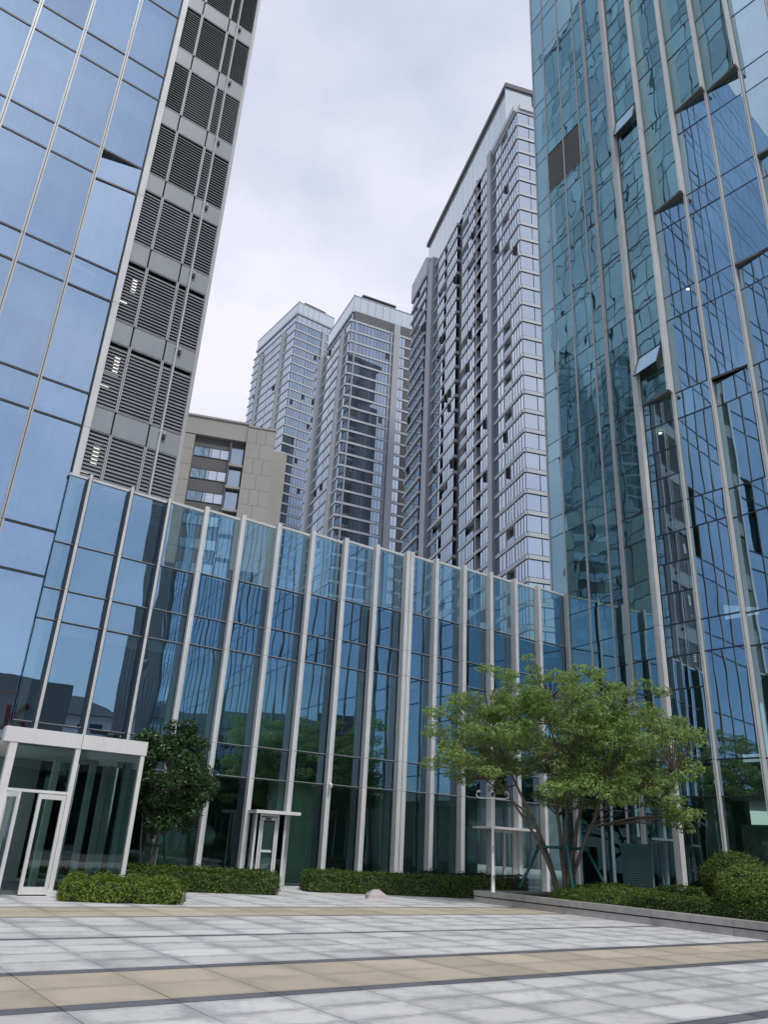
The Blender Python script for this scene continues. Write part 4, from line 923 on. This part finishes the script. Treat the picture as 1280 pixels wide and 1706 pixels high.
def shrub(name, label, cat, loc, rz, kind, dims, n, size, mk, amp=.03, fr=3.0, group=None, poly=None):
    P, Q = hedge_points(kind, dims, n); P = lump(P, Q, amp, fr)
    st = RNG.random(len(P)) < .07; P[st] += Q[st] * RNG.uniform(.01, .09, (int(st.sum()), 1)) + RNG.normal(0, .015, (int(st.sum()), 3))
    hole = (np.sin(P[:, 0] * 5.1 + 1) * np.sin(P[:, 1] * 6.3 + P[:, 2] * 7.7) > .72) & (RNG.random(len(P)) < .8); P, Q = P[~hole], Q[~hole]
    v, f = leaves(P, Q, size, .75)
    root = thing(name, label, cat, loc, group); root.rotation_euler = (0, 0, rz)
    o = bpy.data.objects.new('foliage', np_mesh('foliage', v, f, [mk])); COL.objects.link(o); o.parent = root
    w, d, h = dims; mb = MB()
    if kind == 'box': mb.box(-w / 2 + .08, w / 2 - .08, -d / 2 + .08, d / 2 - .08, 0, h - .09)
    else:
        R = 14; rings = 7
        for i in range(rings):
            t0, t1 = (i / rings * PI / 2, (i + 1) / rings * PI / 2) if kind == 'dome' else (-PI / 2 + i / rings * PI, -PI / 2 + (i + 1) / rings * PI)
            for j in range(R):
                a, b = 2 * PI * j / R, 2 * PI * (j + 1) / R
                def pt(t, a): 
                    k = .9; z = math.sin(t) * k * (h if kind == 'dome' else h / 2) + (0 if kind == 'dome' else h / 2); return (math.cos(t) * math.cos(a) * w / 2 * k, math.cos(t) * math.sin(a) * d / 2 * k, z)
                mb.quad(pt(t0, a), pt(t0, b), pt(t1, b), pt(t1, a))
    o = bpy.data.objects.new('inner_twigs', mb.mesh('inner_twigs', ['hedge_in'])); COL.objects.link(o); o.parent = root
    return root
R35 = math.radians(35.7)
shrub('hedge', 'bright lime green clipped hedge in front of the entrance vestibule', 'hedge', (-5.95, 21.25, 0), math.radians(18), 'box', (2.75, 1.5, .47), 15000, .034, 'leaf_lime', .055, 4.0)
shrub('hedge', 'mid green hedge under the small round tree', 'hedge', (-5.2, 26.5, 0), math.radians(18), 'box', (4.9, 1.9, .58), 16000, .042, 'leaf_hedge', .045)
shrub('hedge', 'long clipped hedge in front of the podium fins, left of the white pole', 'hedge', (1.55, 30.6, 0), math.radians(14), 'box', (7.5, 1.6, .62), 18000, .042, 'leaf_hedge', .03)
shrub('hedge', 'low dull hedge tight against the podium glass, behind the long hedge', 'hedge', (4.2, 33.2, 0), math.radians(27), 'box', (5.0, 1.0, .70), 7000, .042, 'leaf_purple', .03)
# raised planter on the right
CU = dirv(-54.6); CN = Vector((-CU.y, CU.x)) * -1                # CN points to the plaza
if CN.x > 0: CN = -CN
FC = Frame((3.7, 28.45), -54.6)
PL = thing('planter_wall', 'grey granite planter wall with a dark groove along it, running in from the right edge', 'wall', (3.7, 28.45, 0))
L0 = 0.0
for k in range(19):
    a, b = k * 1.15, (k + 1) * 1.15
    mb = MB(); mb.fbox(FC, a + .004, b - .004, -.42, 0.0, -.05, .17); part('base_stone', mb, ['curb'], PL)
    mb = MB(); mb.fbox(FC, a + .004, b - .004, -.42, .015, .205, .36); part('coping_stone', mb, ['curb'], PL)
mb = MB(); mb.fbox(FC, .0, 21.8, -.40, -.035, .171, .204); part('groove', mb, ['groove'], PL)
mb = MB(); mb.fbox(FC, -.0, .42, -3.5, -.424, -.05, .17); mb.fbox(FC, -.0, .42, -3.5, -.424, .205, .36); part('return_stone', mb, ['curb'], PL)
mb = MB(); mb.fbox(FC, .42, 21.8, -9, -.43, -.05, .30); o = part('soil_bed', mb, ['soil'], PL)
def fc(s, o, z=0.30): return FC(s, -o, z)
shrub('groundcover_mound', 'rounded green mound of low shrubs around the big tree trunk', 'shrub', fc(4.2, 2.15), math.radians(-50), 'dome', (4.4, 3.6, .50), 15000, .040, 'leaf_hedge', .03)
shrub('hedge', 'long hedge behind the granite planter wall, right of the mound', 'hedge', fc(12.0, 1.05), math.radians(-54.6), 'box', (12.5, 1.1, .40), 22000, .034, 'leaf_hedge', .03)
shrub('hedge', 'small hedge clump beside the green louvered cabinet', 'hedge', fc(4.3, 5.3, .25), math.radians(-48), 'box', (1.6, .8, .55), 2500, .042, 'leaf_hedge', .03)
shrub('hedge', 'low strip of hedge between the cabinet and the round bushes', 'hedge', fc(8.6, 4.0, .28), math.radians(-52), 'box', (4.6, 1.2, .45), 6000, .040, 'leaf_hedge', .03)
shrub('ball_shrub', 'round clipped bush at right, the rear one of two', 'shrub', (10.50, 23.85, .45), 0, 'ball', (1.75, 1.75, 1.45), 12000, .036, 'leaf_ball', .025)
shrub('ball_shrub', 'round clipped bush at right, the nearer one at the picture edge', 'shrub', (10.02, 21.85, .35), 0, 'ball', (1.75, 1.7, 1.25), 14000, .034, 'leaf_ballnear', .025)

def tree(name, label, loc, stems, clumps, nper, size, leafk, barkk, flat=.5, twigs=True):
    root = thing(name, label, 'tree', loc); mb = MB()
    for pts, r0, r1 in stems:
        n = len(pts); mb.tube([Vector(loc) + Vector(p) for p in pts], [r0 + (r1 - r0) * k / (n - 1) for k in range(n)], 8)
    ends = [Vector(s[0][-1]) for s in stems] + [Vector(s[0][len(s[0]) * 2 // 3]) for s in stems]
    if twigs:
        for c, r in clumps:
            c_ = Vector(c); e_ = min(ends, key=lambda q: (q - c_).length + max(0, q.z - c_.z) * 2)
            mid = e_.lerp(c_, .5) + Vector((random.uniform(-.15, .15), random.uniform(-.15, .15), random.uniform(-.05, .2)))
            mb.tube([Vector(loc) + e_, Vector(loc) + mid, Vector(loc) + c_], [.028, .018, .008], 5)
    part('trunk', mb, [barkk], root, smooth=True)
    Ps, Qs = [], []
    for c, r in clumps:
        n = int(nper * r * r * random.uniform(.7, 1.2)); D = RNG.normal(0, 1, (n, 3)); D /= np.linalg.norm(D, axis=1)[:, None]
        rad = RNG.uniform(.35, 1.0, (n, 1)) ** .6
        P = D * rad * np.array([r, r, r * flat]) + np.array(c); Ps.append(P); Q = D * .35; Q[:, 2] += .8; Qs.append(Q)
    P = np.concatenate(Ps); Q = np.concatenate(Qs); v, f = leaves(P, Q, size, .55, .48)
    o = bpy.data.objects.new('crown', np_mesh('crown', v, f, [leafk])); COL.objects.link(o); o.parent = root
    return root
# big multi-stem tree (local coordinates about its base)
TB = Vector((6.55, 27.75, .55))
def cu(p0, p1, p2, n=7):
    a, b, c = Vector(p0), Vector(p1), Vector(p2); r = []
    for i in range(n):
        t = i / (n - 1); q_ = a * (1 - t)**2 + b * 2 * t * (1 - t) + c * t * t
        r.append(tuple(q_ + Vector((random.uniform(-.03, .03), random.uniform(-.03, .03), 0)) * (1 if 0 < i < n - 1 else 0)))
    return r
stems = [(cu((-.22, .05, -.1), (-.35, 0, 1.0), (-1.5, .3, 3.2)), .15, .06), (cu((-.18, 0, -.1), (-.4, -.1, 1.2), (-2.2, -.2, 3.4)), .12, .045), (cu((.15, .05, -.1), (.25, 0, 1.2), (.9, .1, 3.3)), .17, .06), (cu((.05, .1, -.1), (.0, .2, 1.5), (-.3, .5, 3.6)), .14, .055),
         (cu((.2, -.05, -.1), (.45, -.2, 1.0), (1.6, -.5, 3.4)), .13, .05), (cu((.0, -.1, .8), (.2, -.3, 1.8), (.2, -.9, 3.4)), .09, .045), (cu((-.9, .1, 2.1), (-2.0, .3, 3.0), (-3.6, .5, 4.0)), .06, .025), (cu((1.0, -.3, 2.3), (2.2, -.6, 2.9), (3.6, -.9, 3.7)), .06, .025), (cu((.9, .1, 3.3), (1.4, .2, 4.4), (2.0, .3, 5.9)), .055, .02), (cu((-.3, .5, 3.6), (-.4, .4, 4.8), (-.2, .3, 6.2)), .055, .02), (cu((-1.5, .3, 3.2), (-2.0, .4, 4.2), (-2.4, .3, 5.5)), .055, .02)]
cl = []
def crown_ok(x, y, z):
    # outline measured from the photo: broad flat top, drooping lower right, hollow underside
    top = 6.9 - .020 * abs(x)**2.6 - (0.5 if x < -2.6 else 0) ; bot = 2.75 + .28 * max(0, -x - 1) - .13 * max(0, x - 1.5)**2
    return bot < z < top
while len(cl) < 335:
    x, y, z = random.uniform(-5.0, 4.5), random.uniform(-3.6, 3.4), random.uniform(2.0, 7.2)
    if (x / 4.9)**2 + (y / 3.6)**2 > 1 or not crown_ok(x, y, z): continue
    if math.hypot(x / 3.4, y / 2.6) < .62 and z < 4.2 and random.random() < .75: continue
    edge = (x / 4.6)**2 + (y / 3.6)**2; cl.append(((x, y, z), random.uniform(.24, .46) if edge > .5 or z > 5.6 or random.random() < .4 else random.uniform(.42, .72)))
# measured local crown: x grows to the right of the camera ray, so turn it to face the camera
ca, sa = math.cos(math.radians(-13.3)), math.sin(math.radians(-13.3))
rot = lambda p: (p[0] * ca - p[1] * sa, p[0] * sa + p[1] * ca, p[2])
cl = [(rot(c), r) for c, r in cl]; stems = [([rot(p) for p in s], a * .66, b * .7) for s, a, b in stems]
tree('maple_tree', 'wide spreading multi-stem tree on the mound, propped by teal stakes', TB, stems, [(c, r_ * 1.12) for c, r_ in cl], 900, .070, 'leaf_tree', 'bark', .50)
# small round tree by the vestibule
SB = Vector((-6.75, 26.9, .2))
stems = [(cu((0, 0, -.2), (-.02, 0, 1.0), (.25, 0, 2.9)), .09, .05), (cu((-.05, 0, .5), (-.25, 0, 1.2), (-.45, .1, 2.8)), .05, .03), (cu((.02, 0, .9), (.25, 0, 1.6), (.5, .1, 2.9)), .045, .025), (cu((-.3, .05, -.2), (-.4, 0, 1.0), (-.65, 0, 2.6)), .035, .02)]
cl = []
while len(cl) < 130:
    x, y, z = random.uniform(-1.35, 1.65), random.uniform(-1.3, 1.3), random.uniform(1.4, 4.8)
    rr = (((x - .15) / 1.38)**2 + (y / 1.2)**2 + ((z - 3.02) / 1.6)**2) * random.uniform(.75, 1.1)
    if rr > 1 or (rr < .35): continue
    if z < 2.2 and x < -.2: continue
    cl.append(((x, y, z), random.uniform(.18, .42)))
tree('small_tree', 'small dense round tree with dark glossy leaves beside the vestibule', SB, stems, cl, 2300, .062, 'leaf_dark', 'barkpale', .85)
# trees across the plaza, only seen as reflections
for x, y in ((30, 6), (36, 0), (44, -4), (26, 14)):
    cl = [((random.gauss(0, 1.6), random.gauss(0, 1.6), random.uniform(3, 7.5)), random.uniform(.8, 1.3)) for _ in range(40)]
    t = tree('plaza_tree', 'bushy tree across the plaza, seen only as a green reflection in the podium panes', Vector((x, y, 0)), [(cu((0, 0, -.1), (0, .1, 2), (.1, 0, 5)), .2, .08)], cl, 120, .2, 'leaf_dark', 'bark', .8, twigs=False); t['group'] = 'trees mirrored in the podium glass'

# ================================================================== tree props
def props(name, label, base, R_, H, angs, r=.045):
    root = thing(name, label, 'tree support', base); b = Vector(base); tops = []
    for a in angs:
        t = b + Vector((math.cos(a) * R_ * .52, math.sin(a) * R_ * .52, H)); f = b + Vector((math.cos(a) * R_ * 1.0, math.sin(a) * R_ * 1.0, -.15)); tops.append(t)
        mb = MB(); mb.tube([f, t + Vector((0, 0, .06))], r, 10); part('leg', mb, ['stake'], root, smooth=True)
        mb = MB(); mb.tube([t - Vector((0, 0, .06)), t + Vector((0, 0, .10))], r * 1.6, 10); part('clamp', mb, ['stake'], root)
    for i in range(len(tops)):
        a_, b_ = tops[i], tops[(i + 1) % len(tops)]; mb = MB(); mb.tube([a_.lerp(b_, -.08), a_.lerp(b_, 1.08)], r * .9, 10); part('crossbar', mb, ['stake'], root, smooth=True)
    return root
props('tree_support', 'teal steel tripod propping the wide tree', (6.55, 27.75, .68), 1.42, 1.12, [math.radians(166), math.radians(268), math.radians(-14)], .052)
props('tree_support', 'small dark tripod around the trunk of the small round tree', (-6.75, 26.9, .35), .55, .85, [math.radians(175), math.radians(270), math.radians(10)], .03)

# ================================================================== pole with cameras
PO = thing('camera_pole', 'white pole on the planter wall with a crossarm of two cameras', 'pole', (4.22, 27.69, .36))
b = Vector((4.22, 27.69, 0))
mb = MB(); mb.tube([b + Vector((0, 0, .36)), b + Vector((0, 0, .86))], .062, 14); mb.tube([b + Vector((0, 0, .86)), b + Vector((0, 0, .90))], [.062, .05], 14); part('sleeve', mb, ['whitep'], PO, smooth=True)
mb = MB(); mb.tube([b + Vector((0, 0, .9)), b + Vector((0, 0, 3.28))], .046, 14); part('pole', mb, ['whitep'], PO, smooth=True)
mb = MB(); mb.tube([b + Vector((-.43, .07, 3.22)), b + Vector((.43, -.07, 3.22))], .026, 10); part('crossarm', mb, ['whitep'], PO, smooth=True)
for sg in (-1, 1):
    c = b + Vector((sg * .43, -sg * .07, 3.22)); cm_ = link('camera_unit', None, PO, c)
    mb = MB(); pts = [c + Vector((sg * .11 * math.cos(t), 0, .12 + .12 * math.sin(t))) for t in np.linspace(-PI / 2, PI / 2, 9)]; mb.tube(pts, .020, 8); part('bracket', mb, ['whitep'], cm_, smooth=True)
    mb = MB(); mb.tube([c + Vector((-sg * .02, -.13, .17)), c + Vector((sg * .02, .06, .215))], .034, 10); mb.tube([c + Vector((-sg * .021, -.136, .168)), c + Vector((-sg * .02, -.13, .17))], .027, 10, 1); part('housing', mb, ['whitep', 'black'], cm_)
mb = MB(); mb.tube([b + Vector((0, 0, 3.28)), b + Vector((0, 0, 3.34)), b + Vector((0, 0, 3.39)), b + Vector((0, 0, 3.42))], [.05, .055, .045, .02], 12); part('dome_camera', mb, ['black'], PO, smooth=True)
mb = MB(); mb.box(b.x - .03, b.x + .03, b.y - .058, b.y - .04, 1.55, 1.75); part('access_plate', mb, ['alu_grey'], PO)
# CCTV on podium fins
for i, z, lab in ((4, 3.80, 'white bullet camera on the fin right of the small tree'), (8, 3.62, 'small white camera on the fin between the podium side door and the pier')):
    p = TIPS[i] + Vector((.42, -.91)) * .02
    ct = thing('security_camera', lab, 'camera', (p.x, p.y, z))
    mb = MB(); mb.tube([(p.x, p.y + .02, z + .08), (p.x + .05, p.y - .10, z + .08)], .018, 8); part('bracket', mb, ['whitep'], ct)
    mb = MB(); mb.tube([(p.x + .0, p.y - .08, z + .10), (p.x + .22, p.y - .30, z - .06)] if i == 4 else [(p.x + .05, p.y - .05, z + .06), (p.x + .09, p.y - .22, z - .04)], .06, 10); part('housing', mb, ['whitep'], ct)

# ================================================================== small things
# pyramid block on the paving
o = thing('stone_block', 'pale pinkish pyramid topped block standing on the paving', 'stone block', (.43, 27.5, 0))
mb = MB(); a = math.radians(10); c_, s_ = math.cos(a), math.sin(a)
R2 = lambda x, y, z: (.43 + x * c_ - y * s_, 27.5 + x * s_ + y * c_, z)
h = .31; mb.hexa([R2(-h, -h, 0), R2(h, -h, 0), R2(h, h, 0), R2(-h, h, 0), R2(-h, -h, .10), R2(h, -h, .10), R2(h, h, .10), R2(-h, h, .10)]); part('base', mb, ['pink'], o)
mb = MB(); t = .09; mb.hexa([R2(-h, -h, .102), R2(h, -h, .102), R2(h, h, .102), R2(-h, h, .102), R2(-t, -t, .26), R2(t, -t, .26), R2(t, t, .26), R2(-t, t, .26)]); part('cap', mb, ['pink'], o)
# green cabinet
o = thing('louvered_cabinet', 'dark teal louvered cabinet standing against the right tower glass', 'cabinet', (8.9, 27.65, .25))
FQ = Frame((8.50, 27.75), -17.5)
mb = MB(); mb.fbox(FQ, 0, .90, -.6, -.03, .25, 2.05); part('body', mb, ['louvg'], o)
for k in range(24):
    z = .30 + k * .072; mb = MB(); mb.hexa([FQ(.03, .0, z), FQ(.87, .0, z), FQ(.87, -.028, z), FQ(.03, -.028, z), FQ(.03, -.02, z + .05), FQ(.87, -.02, z + .05), FQ(.87, -.028, z + .05), FQ(.03, -.028, z + .05)]); part('slat', mb, ['louvg'], o)
# garden markers in the front hedge
for (x, y), z, lab in (((-6.92, 20.42), .60, 'thin black metal hoop rising from the lime hedge, the left one'), ((-6.12, 20.80), .54, 'short black metal stake in the lime hedge, right of the hoop')):
    o = thing('garden_marker', lab, 'garden light', (x, y, 0)); mb = MB()
    if 'hoop' in lab and 'left' in lab: mb.tube([(x - .07, y, .1), (x - .055, y, z), (x + .075, y, z), (x + .06, y, .1)], .012, 6)
    else: mb.tube([(x, y, .1), (x, y, z)], .014, 6); mb.box(x - .03, x + .03, y - .02, y + .02, z, z + .03)
    part('frame', mb, ['black'], o)
# rock, red panel in the podium hall
o = thing('display_rock', 'grey rock on a dark stand behind the podium glass, right of the small tree', 'rock', (-6.1, 31.35, .0))
mb = MB(); R = 16
P_ = {}
for i in range(9):
    for j in range(R):
        t = i / 8 * PI; a = 2 * PI * j / R; k = 1 + .10 * math.sin(3 * a + i) + .07 * math.sin(5 * a + 2 * i) + random.uniform(-.03, .03)
        P_[i, j] = (-6.1 + .5 * math.sin(t) * math.cos(a) * k, 31.35 + .36 * math.sin(t) * math.sin(a) * k, 1.55 + .33 * math.cos(t) * k)
for i in range(8):
    for j in range(R): q = (j + 1) % R; mb.quad(P_[i, j], P_[i + 1, j], P_[i + 1, q], P_[i, q])
part('rock', mb, ['rock'], o)
mb = MB(); mb.box(-6.5, -5.7, 31.1, 31.65, .02, 1.2); part('stand', mb, ['black'], o)
o = thing('red_banner', 'red panel behind the podium glass, behind the small tree trunk', 'banner', (-7.2, 31.4, .0))
mb = MB(); mb.box(-7.6, -6.8, 31.4, 31.45, .3, 2.1); part('panel', mb, ['red'], o); mb = MB(); mb.box(-7.25, -7.15, 31.46, 31.5, .02, .3); part('foot', mb, ['black'], o)
print('slats', nsl, 'objects', len(bpy.data.objects))
